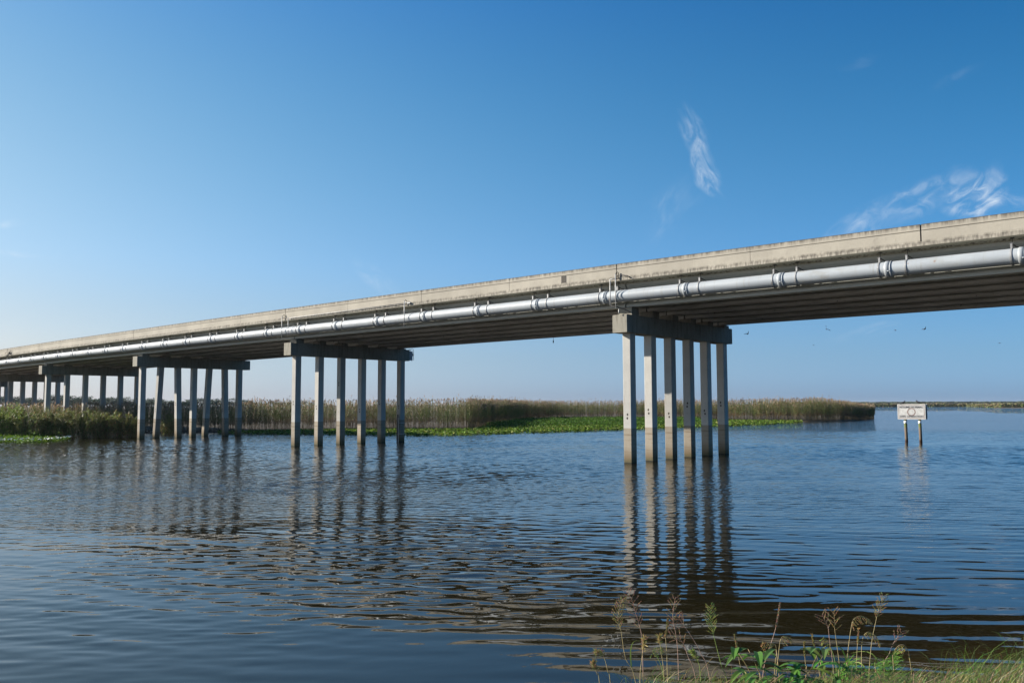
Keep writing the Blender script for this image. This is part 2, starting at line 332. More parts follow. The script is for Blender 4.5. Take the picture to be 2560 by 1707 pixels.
# ------------------------------------------------------------------ water: a real rippled surface, finer near the bank, flat sheet to the horizon
def water_mat():
    m, nt, p = material('river_water'); ge = N(nt, 'ShaderNodeNewGeometry'); P = ge.outputs['Position']
    g = D.node_groups.new('fine_ripple_height', 'ShaderNodeTree')
    g.interface.new_socket('P', in_out='INPUT', socket_type='NodeSocketVector'); g.interface.new_socket('H', in_out='OUTPUT', socket_type='NodeSocketFloat')
    gi = g.nodes.new('NodeGroupInput'); go = g.nodes.new('NodeGroupOutput'); GP = gi.outputs[0]
    sp = N(g, 'ShaderNodeSeparateXYZ'); LK(g, GP, sp.inputs[0])
    def layer(ang, sx, sy, detail, rough, seed):
        mp = N(g, 'ShaderNodeMapping'); mp.inputs['Rotation'].default_value = (0, 0, ang); mp.inputs['Location'].default_value = (seed, seed*.7, 0); LK(g, GP, mp.inputs[0])
        return mth(g, 'SUBTRACT', noise(g, vscale(g, mp.outputs[0], (sx, sy, 0)), 1, detail, rough), .5)
    L3 = layer(R(-24), 1.6, 3.2, 2, .5, 41.0); L4 = layer(R(12), 4.5, 8.5, 2, .5, 77.0)
    d_ = mth(g, 'SQRT', mth(g, 'ADD', mth(g, 'MULTIPLY', sp.outputs[0], sp.outputs[0]), mth(g, 'MULTIPLY', sp.outputs[1], sp.outputs[1])))
    patch = sstep(g, noise(g, vscale(g, GP, (.022, .05, 0)), 1, 2, .5), .32, .6)
    mid_ = mth(g, 'MULTIPLY', sstep(g, d_, 20, 42), mth(g, 'ADD', .35, mth(g, 'MULTIPLY', patch, .9))); far_ = sstep(g, d_, 84, 138)
    h = mth(g, 'MULTIPLY', L3, mth(g, 'ADD', .0015, mth(g, 'ADD', mth(g, 'MULTIPLY', mid_, .034), mth(g, 'MULTIPLY', far_, .10))))
    h = mth(g, 'ADD', h, mth(g, 'MULTIPLY', L4, mth(g, 'ADD', .0001, mth(g, 'MULTIPLY', mid_, .014)))); LK(g, h, go.inputs[0])
    e = .015
    def H(off):
        n = N(nt, 'ShaderNodeGroup'); n.node_tree = g
        if off is None: LK(nt, P, n.inputs[0])
        else:
            a = N(nt, 'ShaderNodeVectorMath', operation='ADD'); LK(nt, P, a.inputs[0]); a.inputs[1].default_value = off; LK(nt, a.outputs[0], n.inputs[0])
        return n.outputs[0]
    h0, hx, hy = H(None), H((e, 0, 0)), H((0, e, 0)); cb = N(nt, 'ShaderNodeCombineXYZ')
    LK(nt, mth(nt, 'MULTIPLY', mth(nt, 'SUBTRACT', h0, hx), 1/e), cb.inputs[0]); LK(nt, mth(nt, 'MULTIPLY', mth(nt, 'SUBTRACT', h0, hy), 1/e), cb.inputs[1])
    ad = N(nt, 'ShaderNodeVectorMath', operation='ADD'); LK(nt, ge.outputs['Normal'], ad.inputs[0]); LK(nt, cb.outputs[0], ad.inputs[1])
    nv = N(nt, 'ShaderNodeVectorMath', operation='NORMALIZE'); LK(nt, ad.outputs[0], nv.inputs[0]); LK(nt, nv.outputs[0], p.inputs['Normal'])
    sp = N(nt, 'ShaderNodeSeparateXYZ'); LK(nt, P, sp.inputs[0]); nb = noise(nt, P, .8, 3, .55)      # shallow silt close to the near bank
    sh = mth(nt, 'SUBTRACT', mth(nt, 'ADD', sp.outputs[1], mth(nt, 'MULTIPLY', sp.outputs[0], -.45)), mth(nt, 'MULTIPLY', nb, 1.6))
    c = mixc(nt, sstep(nt, sh, 9.6, 5.2), (.0120, .0096, .0030), (.10, .065, .02)); c = mixc(nt, sstep(nt, noise(nt, vscale(nt, P, (.05, .08, 0)), 1, 2, .5), .35, .65), c, mixc(nt, .5, c, (.006, .0052, .003)))
    LK(nt, c, p.inputs['Base Color']); p.inputs['Roughness'].default_value = .015; p.inputs['IOR'].default_value = 1.333; p.inputs['Specular IOR Level'].default_value = .5
    return m
M_WATER = water_mat()
rr = [0.5, 2.0]; 
while rr[-1] < 9: rr.append(rr[-1]+.12)
while rr[-1] < 22: rr.append(rr[-1]+.034)
while rr[-1] < 50: rr.append(rr[-1]+.060)
while rr[-1] < 140: rr.append(rr[-1]+.118)
while rr[-1] < 9000: rr.append(rr[-1]*1.06+.1)
rr = np.array(rr); AW = R(36.5); aa = np.concatenate([np.linspace(-math.pi, -AW-.02, 18), np.linspace(-AW, AW, 660), np.linspace(AW+.02, math.pi, 18)[:-1]])
na, nr = len(aa), len(rr); X = np.sin(aa)[None, :]*rr[:, None]; Y = np.cos(aa)[None, :]*rr[:, None]
wr = np.random.default_rng(5)
def waves(n_, lam0, lam1, head, spread, slope, amp):
    """sum of n_ long crested ripples; slope = rms slope of the sum"""
    h = np.zeros_like(X, dtype=np.float32)
    for i in range(n_):
        lam = lam0*(lam1/lam0)**wr.random(); k = 2*math.pi/lam; a_ = R(head+wr.normal(0, spread)); ph = wr.uniform(0, 6.283)
        q_ = k*(math.cos(a_)*X+math.sin(a_)*Y)+ph+.8*np.sin(.31*X*wr.uniform(.4, 1.3)+.27*Y*wr.uniform(.4, 1.3)+ph*3)
        h += (np.sin(q_)/k).astype(np.float32)
    return h*(slope*math.sqrt(2.0/n_))*amp
def patches(sx, sy, seed, ang=0.0):
    r_ = np.random.default_rng(seed); o_ = np.zeros_like(X, dtype=np.float32); c_, s_ = math.cos(ang), math.sin(ang); U = X*c_+Y*s_; W_ = -X*s_+Y*c_
    for i in range(9): o_ += np.sin(U*r_.normal(0, 1)/sx*2+W_*r_.normal(0, 1)/sy*2+r_.uniform(0, 6.28)).astype(np.float32)
    return np.clip(.5+o_/6.0, 0, 1)
sm = lambda x, a, b: (lambda t: t*t*(3-2*t))(np.clip((x-a)/(b-a), 0, 1))
Rg = rr[:, None]+0*X
calm = sm(-X-.62*Y, -6.5, -13.0)                  # 0 in the sheltered near left, 1 outside
base = (.32+.68*calm)
p1, p2, p3 = patches(5, 3, 1), patches(9, 5, 2, .3), patches(26, 9, 3, .1)
leftness = sm(-X+.12*Y, -3.0, 9.0)                # the left half is ruffled by crossing ripples, the right one is long and even
Hh = waves(12, .42, .95, 88, 6, .026, base*(.45+.9*p1)*(1-.45*leftness))
Hh += waves(12, .42, 1.0, 70, 11, .050, base*(.35+1.0*p2)*(.18+.82*leftness))
Hh += waves(16, .22, .48, 80, 12, .040, base*(.25+1.25*p2)*sm(Rg, 8, 15)*(.40+.60*leftness))
Hh += waves(10, .34, .75, 106, 14, .042, base*(.3+.9*p2)*(.25+.75*leftness))
Hh += waves(4, 2.2, 4.6, 78, 8, .007, 1)
Hh += waves(18, .30, .85, 86, 22, .058, sm(Rg, 22, 58)*(.35+1.0*p3))
Hh += waves(22, .26, .60, 88, 26, .064, sm(Rg, 21, 36)*(1-.55*sm(Rg, 70, 110))*(.25+.75*sm(-X, -7, 1))*(.5+.7*p3))
edge = sm(AW-np.abs(aa)[None, :]+0*X, 0, .03)*sm(Rg, 2.5, 5)*(1-sm(Rg, 88, 138)); Hh = Hh*edge
V = np.stack([X, Y, Hh], 2).reshape(-1, 3); ii, jj = np.meshgrid(np.arange(nr-1), np.arange(na), indexing='ij'); j2 = (jj+1) % na
F = np.stack([ii*na+jj, (ii+1)*na+jj, (ii+1)*na+j2, ii*na+j2], 2).reshape(-1, 4)
me = D.meshes.new('water'); me.vertices.add(len(V)); me.vertices.foreach_set('co', V.astype(np.float32).ravel()); me.loops.add(F.size); me.loops.foreach_set('vertex_index', F.astype(np.int32).ravel())
me.polygons.add(len(F)); me.polygons.foreach_set('loop_start', np.arange(0, F.size, 4, dtype=np.int32)); me.polygons.foreach_set('use_smooth', np.ones(len(F), dtype=bool)); me.update(calc_edges=True); me.materials.append(M_WATER)
tag(link('water', me), 'wide rippled river water under the bridge', kind='structure')
del X, Y, Hh, leftness, V, F, Rg, edge, base, p1, p2, p3, calm

# ------------------------------------------------------------------ bridge (local x along the axis away, local y towards the camera side)
DT = [(-80, -.14), (-40, -.06), (-20, -.02), (0, 0), (17, -.04), (34, -.10), (47, -.16), (61, -.25), (82, -.38), (101, -.60), (113, -.76), (137, -1.12), (170, -1.6)]
def drop(t):
    for (a, x), (b, y) in zip(DT, DT[1:]):
        if t <= b: k = (t-a)/(b-a); return x+(y-x)*k
    return DT[-1][1]
bridge = empty('road_bridge', A0, TH)
tag(bridge, 'long low concrete road bridge on rows of square piles crossing the river', 'bridge')
T0, T1 = -66.0, 161.5
def ts(a, b, step=4.0):
    n_ = max(1, int(round((b-a)/step))); return [a+(b-a)*i/n_ for i in range(n_+1)]
def sweep(mb, prof, a, b, mi=0, step=4.0):
    """prof: (y, z) with z relative to deck drop; uv = (t, z-11.86)"""
    secs = [((lambda y, z, t=t: (t, y, z+drop(t))), t) for t in ts(a, b, step)]
    n0 = len(mb.v); mb.prism(prof, secs, mi)
    mb.uv[n0:] = [(u, v-11.86) for u, v in mb.uv[n0:]]
BENTS = [-33.9, 0.0, 33.9, 61.8, 87.4, 113.0, 137.5, 161.5]
SW = .5724; SP = 2.3908
edges = [T0]+BENTS[:-1]+[T1]
# deck slab per span, with a small gap at every bent
mb = MB()
for a, b in zip(edges, edges[1:]):
    sweep(mb, [(1.266, 10.835), (1.266, 11.035), (1.215, 11.045), (-12.9, 10.78), (-13.1, 10.77), (-13.1, 10.57), (-12.0, 10.50), (.25, 10.74), (.4, 10.80)], a+.012, b-.012)
mb.build('deck_slab', [M_SOF], bridge)
mb = MB()
for a, b in zip(edges, edges[1:]): sweep(mb, [(.72, 11.05), (-12.5, 10.80), (-12.5, 10.81), (.72, 11.06)], a, b)
M_ASPH = plain('asphalt', (.06, .06, .06), .9, 0, .25, 3); mb.build('road_surface', M_ASPH, bridge)
# parapet panels: a face with a groove, wide open joints at the bents and mid span, narrow ones between
def parapet(y0, s, zb, name):
    marks = []
    for a, b in zip(edges, edges[1:]):
        q = (b-a)/4
        marks += [(a, .06), (a+q, .022), (a+2*q, .03 if not (a < -20 < b and a > -40) else .065), (a+3*q, .022)]
    marks.append((T1, .02)); mb_ = MB()
    for (a, ga), (b, gb) in zip(marks, marks[1:]):
        z = zb
        prof = [(y0, z-.815), (y0, z-.315), (y0-.035*s, z-.312), (y0-.035*s, z-.284), (y0, z-.278), (y0-.004*s, z-.015), (y0-.02*s, z), (y0-.22*s, z), (y0-.28*s, z-.48), (y0-.46*s, z-.74), (y0-.46*s, z-.815)]
        if s < 0: prof = prof[::-1]
        sweep(mb_, prof, a+ga/2, b-gb/2)
    po = mb_.build(name, M_PAR, bridge)
    for t_, g_ in marks:
        j_ = MB(); zj = zb+drop(t_); ya, yb_ = sorted((y0-.05*s, y0-.19*s)); j_.box(t_-g_/2-.01, t_+g_/2+.01, ya, yb_, zj-.81, zj-.03); j_.build('joint_seal', M_BLACK, po)
    return po
parapet(1.236, 1, 11.86, 'parapet'); parapet(-13.07, -1, 11.59, 'parapet')
# slab edge face just proud of the slab: the ledge the parapet stands on, weathered like the parapet
mb = MB()
for a, b in zip(edges, edges[1:]): sweep(mb, [(1.262, 10.833), (1.269, 10.833), (1.269, 11.028), (1.255, 11.041), (1.2, 11.047), (1.2, 10.86)], a+.012, b-.012)
mb.build('deck_edge', M_PAR, bridge)
# girders
def gprof(yc, zb, zt):
    return [(yc-.30, zb), (yc+.30, zb), (yc+.30, zb+.17), (yc+.10, zb+.36), (yc+.10, zt-.34), (yc+.27, zt-.18), (yc+.27, zt), (yc-.27, zt), (yc-.27, zt-.18), (yc-.10, zt-.34), (yc-.10, zb+.36), (yc-.30, zb+.17)]
GU = [i*2.36 for i in range(6)]
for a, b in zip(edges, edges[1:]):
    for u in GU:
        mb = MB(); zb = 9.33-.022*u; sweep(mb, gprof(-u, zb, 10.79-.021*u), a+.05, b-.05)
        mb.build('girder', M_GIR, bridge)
# bents: cap > piles, pedestals, diaphragm wall between girder ends
CAPZ = {-33.9: 7.72, 0.0: 7.76, 33.9: 7.77, 61.8: 7.70, 87.4: 7.52, 113.0: 7.22, 137.5: 6.90, 161.5: 6.5}
def pile_mesh(ztop, tilt=0.0, marks=None):
    mb_ = MB(); h = SW/2; c = .035
    prof = [(-h, -h+c), (-h+c, -h), (h-c, -h), (h, -h+c), (h, h-c), (h-c, h), (-h+c, h), (-h, h-c)]
    zs = [-2.5, 0, 2, 4, ztop]
    secs = [((lambda a, b, z=z: (a+tilt*(ztop-z), b, z)), z) for z in zs]
    mb_.prism(prof, secs)
    if marks:
        for mz, mx in marks:
            k = 10; cx = mx+tilt*(ztop-mz)
            vs = [(cx+.055*math.cos(2*math.pi*i/k)*(1+.2*math.sin(3*i)), h+.003, mz+.075*math.sin(2*math.pi*i/k)) for i in range(k)]
            mb_.add(vs, [tuple(range(k))], 1)
    return mb_.mesh('pile', [M_PILE, M_HOLE])
for bt in BENTS:
    zc = CAPZ[bt]; zt = zc+1.08
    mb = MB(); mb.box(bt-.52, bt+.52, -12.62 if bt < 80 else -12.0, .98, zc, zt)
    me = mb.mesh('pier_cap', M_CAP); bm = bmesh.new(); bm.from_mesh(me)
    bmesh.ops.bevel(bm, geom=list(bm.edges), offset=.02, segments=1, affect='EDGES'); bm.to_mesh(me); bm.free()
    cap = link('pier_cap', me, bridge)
    if bt in (-33.9, 0.0, 33.9, 161.5, 137.5): us = [(i*SP, 0) for i in range(6)]
    elif bt == 61.8: us = list(zip((-.1, 1.9, 3.86, 5.8, 7.66, 9.6, 11.5), (0, .085, -.06, 0, .085, -.055, 0)))
    elif bt == 87.4: us = [(i*2.3, 0) for i in range(6)]
    else: us = [(-.7+i*1.68, 0) for i in range(8)]
    for i, (u, tl) in enumerate(us):
        q = random.Random(int(bt*10)+i); z0 = q.choice((2.75, 2.95, 3.35, 2.5)) if bt in (0.0,) else q.choice((2.9, 3.6, 5.3, 3.2))
        if bt == 0.0: z0 = (2.68, 2.95, 2.7, 3.35, 2.85, 3.4)[i]
        me = pile_mesh(zc-.002, tl, [(z0, q.uniform(-.06, .02)), (z0+.22, q.uniform(-.05, .03))] if bt <= 62 else None)
        po = link('pile', me, cap, (bt, -u, 0))
    for u in GU:
        zb = 9.33-.022*u+drop(bt); mb = MB(); mb.box(bt-.50+.0, bt+.44, -u-.36, -u+.42 if u == 0 else -u+.36, zt-.01, zb-.045); mb.box(bt+.12, bt+.40, -u-.22, -u+.22, zb-.045, zb+.004, 0); mb.box(bt-.40, bt-.12, -u-.22, -u+.22, zb-.045, zb+.004, 0)
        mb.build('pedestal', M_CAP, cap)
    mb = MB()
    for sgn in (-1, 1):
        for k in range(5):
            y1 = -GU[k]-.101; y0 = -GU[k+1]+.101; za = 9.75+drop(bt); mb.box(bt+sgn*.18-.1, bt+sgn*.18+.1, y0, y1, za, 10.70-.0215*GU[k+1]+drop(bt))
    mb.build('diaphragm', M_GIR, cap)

# outlined drain patch on the parapet face
pt_ = empty('parapet_patch', A0, TH)
mb = MB(); z0 = 11.07
mb.box(3.80, 4.12, 1.237, 1.243, z0+.03, z0+.43); o = mb.build('cover_plate', M_PAR, pt_)
mb = MB(); mb.box(4.12, 4.15, 1.237, 1.247, z0, z0+.46); mb.box(3.77, 4.12, 1.237, 1.247, z0+.43, z0+.46); mb.box(3.77, 3.80, 1.237, 1.247, z0, z0+.43); mb.build('frame', M_DARK, pt_)
pt_.location = A0; tag(pt_, 'small square cover plate with dark edging fixed on the parapet face', 'cover plate')

# ------------------------------------------------------------------ water pipe hung under the near overhang
pipe = empty('water_pipe', A0, TH); tag(pipe, 'long white painted pipe hanging along the near side of the bridge', 'pipe')
PY, PR = .90, .362
def pz(t): return 9.945+drop(t)*.85
bells = [-63.0, -57.8, -52.5, -47.2, -42, -36.8, -31.5, -26.3, -21.0, -15.4, -10.07, -4.52, .95, 6.24, 11.4, 16.75, 21.95, 27.05, 31.97, 36.8, 41.45, 46.12, 50.8, 55.3, 59.85, 64.34, 68.7, 73, 77.3, 81.6, 85.9, 90, 94.1, 98.4, 102.8, 107.2, 111.6]
mb = MB(); mb.tube([(t, PY, pz(t)) for t in ts(T0, T1, 2.6)], PR, 28); mb.build('pipe_barrel', M_PIPE, pipe, True)
def ring(mb_, t, w, r_):
    mb_.tube([(t-w/2, PY, pz(t)), (t-w/2+.015, PY, pz(t)), (t+w/2-.015, PY, pz(t)), (t+w/2, PY, pz(t))], [r_-.02, r_, r_, r_-.02], 28)
for b in bells:
    mb = MB(); ring(mb, b+.05, .20, PR+.034); ring(mb, b-.13, .07, PR+.040); 
    mb.tube([(b-.02, PY+(PR+.09)*.96, pz(b)-.14), (b-.15, PY+(PR+.09)*.96, pz(b)-.14)], .022, 6)
    mb.build('bell_joint', M_PIPE, pipe, True)
    for off in (.42, -.82):
        t = b+off; zc = pz(t); hr = MB()
        # flat strap round the pipe with an upstanding ear
        vs = []; fs = []; k = 22
        for i in range(k+1):
            an = R(118)+R(-300)*i/k if False else R(-215)+R(285)*i/k
            for rr in (PR+.006, PR+.03):
                for w_ in (-.035, .035): vs.append((t+w_, PY+math.cos(an)*rr, zc+math.sin(an)*rr))
        for i in range(k):
            o_ = i*4; n_ = o_+4
            for a_, b_ in ((0, 1), (1, 3), (3, 2), (2, 0)): fs.append((o_+a_, o_+b_, n_+b_, n_+a_))
        fs += [(0, 1, 3, 2), (k*4, k*4+2, k*4+3, k*4+1)]
        hr.add(vs, fs)
        hr.box(t-.04, t+.04, PY+.10, PY+.135, zc+PR-.02, zc+PR+.24); hr.box(t-.05, t+.05, PY-.06, PY+.135, zc+PR+.20, zc+PR+.24)
        h_ = hr.build('hanger', M_STEEL, pipe)
        rd = MB(); top = 10.795+drop(t)-.02
        rd.tube([(t-.02, PY-.02, zc+PR+.02), (t-.02, PY-.02, top)], .014, 6)
        rd.tube([(t-.02, PY-.02, zc+PR+.20), (t-.30, PY-.42, zc+PR-.02)], .024, 6); rd.tube([(t-.02, PY-.02, zc+PR+.20), (t+.22, PY-.48, zc+PR-.02)], .024, 6)
        rd.box(t-.10, t+.06, PY-.10, PY+.06, top-.012, top+.016)
        rd.build('hanger_rod', M_DARK, h_)

# ------------------------------------------------------------------ conduits and gauges on the bridge
def conduit(label, rods, loops=(), extra=None):
    e_ = empty('conduit_frame', A0, TH)
    for (t, z0_, z1_, y) in rods:
        mb_ = MB(); mb_.tube([(t, y, z0_), (t, y, z1_)], .03, 8); mb_.build('upright', M_ROD, e_, True)
    for pts in loops:
        mb_ = MB(); mb_.tube(pts, .024, 6); mb_.build('crossbar', M_DARK if len(pts) > 2 else M_STEEL, e_, True)
    if extra: extra(e_)
    tag(e_, label, 'conduit', 'metal conduits fixed to the parapet'); return e_
conduit('pair of thin upright metal bars in front of the pipe above the nearest pier', [(.33, 9.37, 10.95, 1.46), (-.03, 9.17, 11.21, 1.42), (-.03, 8.86, 9.17, 1.1)],
        [[(.33, 1.46, 10.94), (-.03, 1.42, 10.96)], [(.33, 1.46, 9.38), (-.03, 1.42, 9.28), (-.4, 1.0, 9.12), (-.9, .98, 8.86)], [(-.03, 1.42, 10.92), (-.15, 1.33, 10.95), (-.32, 1.28, 10.9)],
         [(-.10, 1.34, 11.1), (-.35, 1.34, 11.16), (-.8, 1.34, 11.06), (-1.1, 1.34, 10.86)], [(-.03, 1.42, 11.2), (-.09, 1.36, 11.36), (-.16, 1.3, 11.3), (-.14, 1.29, 11.0)]])
conduit('pair of upright metal bars in front of the pipe above the middle pier', [(34.12, 9.2, 11.06, 1.42), (33.2, 9.32, 10.9, 1.42)],
        [[(34.12, 1.42, 10.95), (33.9, 1.3, 11.0)], [(34.12, 1.42, 11.05), (33.95, 1.33, 11.25), (33.8, 1.29, 11.05)]])
def cl_extra(e_):
    mb_ = MB(); mb_.box(18.0, 18.3, 1.29, 1.4, 10.93, 11.03); mb_.build('bracket', M_STEEL, e_)
conduit('long thin pipe along the deck edge ending in one upright bar mid span', [(18.58, 9.25, 11.15, 1.42)],
        [[(33.2, 1.36, 10.9), (18.3, 1.36, 10.98)], [(18.58, 1.42, 11.05), (18.1, 1.3, 10.98)], [(18.58, 1.42, 11.14), (18.5, 1.36, 11.22), (18.4, 1.3, 11.1)]], cl_extra)
# dark tangle of wire on the parapet far left
mb = MB(); q = random.Random(3)
for i in range(16):
    c0 = Vector((97.3+q.uniform(-.5, .5), 1.33, 10.45+q.uniform(-.25, .4))); pts = [c0]
    for k in range(5): pts.append(pts[-1]+Vector((q.uniform(-.25, .25), q.uniform(-.03, .06), q.uniform(-.22, .2))))
    mb.tube(pts, .02, 4)
o = mb.build('wire_tangle', M_DARK); o.location = A0; o.rotation_euler.z = TH
tag(o, 'dark tangle of wire caught on the parapet at the far left end', 'wire')
# thin sensor hanging below the far girder
mb = MB(); mb.tube([(15.02, -11.8, 9.05), (15.02, -11.8, 8.78)], .015, 6); mb.tube([(15.02, -11.8, 8.80), (15.02, -11.8, 8.74), (15.02, -11.8, 8.60), (15.02, -11.8, 8.57)], [.02, .045, .045, .02], 8)
o = mb.build('hanging_sensor', M_DARK); o.location = A0; o.rotation_euler.z = TH; tag(o, 'small dark weighted rod hanging under the far edge of the deck', 'sensor')
# gauge box on the far end of the middle cap
gb = empty('gauge_box', A0, TH); tag(gb, 'grey equipment box with bent pipes on the far end of the middle pier cap', 'equipment box')
mb = MB(); mb.box(33.45, 34.1, -13.05, -12.63, 7.85, 8.72); mb.build('cabinet', M_RAIL2, gb)
mb = MB(); mb.box(33.5, 33.9, -13.25, -13.06, 8.3, 8.5); mb.build('hatch', M_DARK, gb)
mb = MB(); mb.tube([(33.6, -12.7, 8.9), (33.6, -13.12, 8.92), (33.6, -13.12, 9.1)], .025, 6); mb.tube([(33.45, -13.12, 8.95), (33.45, -13.2, 7.9), (33.45, -12.9, 7.8)], .025, 6); mb.tube([(33.6, -12.9, 8.72), (33.6, -12.9, 8.92)], .02, 6)
mb.build('antenna', M_DARK, gb)
# staff gauge on the last pile of the middle pier
sg = empty('staff_gauge', A0, TH); tag(sg, 'dark vertical gauge pipe strapped to the farthest pile of the middle pier', 'gauge')
mb = MB(); mb.tube([(33.86, -11.95+.40, -.5), (33.86, -11.95+.40, 2.62)], .06, 8); mb.build('gauge_tube', M_DARK, sg)
mb = MB(); mb.box(33.74, 33.80, -11.58, -11.55, -.4, 2.3); mb.build('scale_board', M_ROD, sg)
for z in (1.8, .75):
    mb = MB(); mb.tube([(33.82, -11.62, z), (33.58, -11.62, z), (33.58, -12.26, z)], .022, 6); mb.build('strap', M_ROD, sg)

# car on the deck, only its roof showing over the parapet
car = empty('parked_car', A0+AD*3.7+BD*3.0, TH); tag(car, 'white roof of a car showing over the bridge parapet', 'car')
zb = 10.97
def loft(mb_, secs, mi=0):
    n_ = len(secs[0]); vs = [p for s_ in secs for p in s_]; fs = []
    for k in range(len(secs)-1):
        for i in range(n_):
            j = (i+1) % n_; fs.append((k*n_+i, k*n_+j, (k+1)*n_+j, (k+1)*n_+i))
    fs += [tuple(range(n_))[::-1], tuple((len(secs)-1)*n_+i for i in range(n_))]; mb_.add(vs, fs, mi)
def csec(x, w, z0_, z1_): return [(x, -w, z0_), (x, w, z0_), (x, w*1.02, (z0_+z1_)/2), (x, w*.9, z1_), (x, -w*.9, z1_), (x, -w*1.02, (z0_+z1_)/2)]
mb = MB(); loft(mb, [csec(-2.3, .78, zb+.35, zb+.65), csec(-2.1, .88, zb+.25, zb+.85), csec(-1.2, .92, zb+.22, zb+1.0), csec(1.9, .92, zb+.22, zb+1.02), csec(2.3, .85, zb+.3, zb+.9)]); mb.build('body', M_ROOF, car, True)
mb = MB(); loft(mb, [csec(-1.35, .80, zb+.98, zb+1.02), csec(-.65, .76, zb+.98, zb+1.50), csec(1.5, .76, zb+.98, zb+1.52), csec(2.1, .80, zb+.98, zb+1.1)]); mb.build('window', M_GLASS, car, True)
mb = MB(); mb.box(-.55, 1.45, -.66, .66, zb+1.50, zb+1.56); mb.build('roof', M_ROOF, car)
for x in (-1.5, 1.45):
    for y in (-.86, .86):
        mb = MB(); mb.tube([(x, y-.1, zb+.33), (x, y+.1, zb+.33)], .33, 16); mb.build('wheel', M_BLACK, car)

# ------------------------------------------------------------------ sign in the river
sL, sR = ground_pt(2264.5, 1103.5), ground_pt(2301, 1104)
mid = (sL+sR)/2; d0 = mid.length; mid = mid.normalized()*86.3
SA = R(-42.0)       # heading of the board: faces a little left of the camera
sign = empty('river_sign', mid, SA+R(2)); tag(sign, 'white rectangular notice board on two round wooden posts standing in the river', 'sign')
M_BOARD = plain('sign_white', (.46, .455, .44), .6, 0, .14, 4); M_ORG = plain('faded_border', (.20, .13, .11), .7); M_LET = plain('faded_lettering', (.05, .05, .06), .8)
BW, BZ0, BZ1, BTH = 2.40, 2.06, 3.46, .30
mb = MB(); mb.box(-BW/2, BW/2, -BTH/2-.04, -BTH/2, BZ0, BZ1); board = mb.build('board', M_BOARD, sign)
mb = MB(); mb.box(-BW/2+.05, BW/2+.05, BTH/2, BTH/2+.04, BZ0+.02, BZ1); mb.build('rear_board', M_BOARD, sign)
mb = MB()
for z in (BZ0+.15, BZ1-.38): mb.box(-BW/2+.12, BW/2-.1, -BTH/2, BTH/2, z, z+.16)
mb.box(BW/2-.16, BW/2-.02, -BTH/2+.0, BTH/2-.0, BZ0+.06, BZ1-.22); mb.build('backing_timber', M_DARK, sign)
yb = -BTH/2-.044
mb = MB(); e1 = .09; w_ = .03
mb.box(-BW/2+e1, BW/2-e1, yb-.002, yb+.004, BZ1-e1-w_, BZ1-e1); mb.box(-BW/2+e1, BW/2-e1, yb-.002, yb+.004, BZ0+e1, BZ0+e1+w_)
mb.box(-BW/2+e1, -BW/2+e1+w_, yb-.002, yb+.004, BZ0+e1+w_, BZ1-e1-w_); mb.box(BW/2-e1-w_, BW/2-e1, yb-.002, yb+.004, BZ0+e1+w_, BZ1-e1-w_); mb.build('border', M_ORG, board)
mb = MB(); k = 40; vs = []; 
for i in range(k):
    a_ = 2*math.pi*i/k
    for rr_ in (.36, .285):
        for y_ in (yb-.003, yb+.004): vs.append((rr_*math.cos(a_), y_, (BZ0+BZ1)/2-.02+rr_*math.sin(a_)))
fs = []
for i in range(k):
    o_ = i*4; n_ = ((i+1) % k)*4
    for a_, b_ in ((0, 1), (1, 3), (3, 2), (2, 0)): fs.append((o_+a_, o_+b_, n_+b_, n_+a_))
mb.add(vs, fs); mb.build('circle_mark', M_ORG, board)
def lettering(txt, size, z, width):
    cu = D.curves.new('t', 'FONT'); cu.body = txt; cu.size = size; cu.align_x = 'CENTER'; cu.extrude = .003; cu.offset = .005
    to = D.objects.new('t', cu); COL.objects.link(to); dg = bpy.context.evaluated_depsgraph_get(); me = D.meshes.new_from_object(to.evaluated_get(dg)); D.objects.remove(to)
    xs = [v.co.x for v in me.vertices]; k_ = width/(max(xs)-min(xs)); me.transform(Matrix.Translation((0, yb-.003, z)) @ Matrix.Rotation(math.pi/2, 4, 'X') @ Matrix.Diagonal((k_, 1, 1, 1)))
    me.materials.clear(); me.materials.append(M_LET); return link('lettering', me, board)
lettering('RESUME NORMAL', .25, BZ1-.36, 2.02); lettering('SAFE OPERATION', .25, BZ0+.20, 2.02)
def post_mat():
    m, nt, p = material('wood_post'); tc = N(nt, 'ShaderNodeTexCoord'); oc = tc.outputs['Object']; s_ = N(nt, 'ShaderNodeSeparateXYZ'); LK(nt, oc, s_.inputs[0])
    n_ = noise(nt, vscale(nt, oc, (12, 12, 1.2)), 1, 4, .6)
    c = mixc(nt, n_, (.20, .15, .11), (.10, .075, .055)); c = mixc(nt, sstep(nt, s_.outputs[2], 1.15, 1.5), c, mixc(nt, n_, (.15, .17, .05), (.08, .10, .03)))
    c = mixc(nt, sstep(nt, s_.outputs[2], .35, .1), c, (.05, .025, .015)); LK(nt, c, p.inputs['Base Color']); return m
M_POST = post_mat(); M_BAND = plain('white_band', (.75, .76, .74), .5, 0, .05)
for x, tl in ((-.62, .012), (.62, .008)):
    mb = MB(); mb.tube([(x+tl*9, 0, -1.5), (x, 0, 3.2)], .13, 14); po = mb.build('post', M_POST, sign, True)
    mb = MB(); mb.tube([(x+tl*2.3, 0, 1.68), (x+tl*2.1, 0, 1.92)], .137, 14); mb.build('band', M_BAND, po, True)

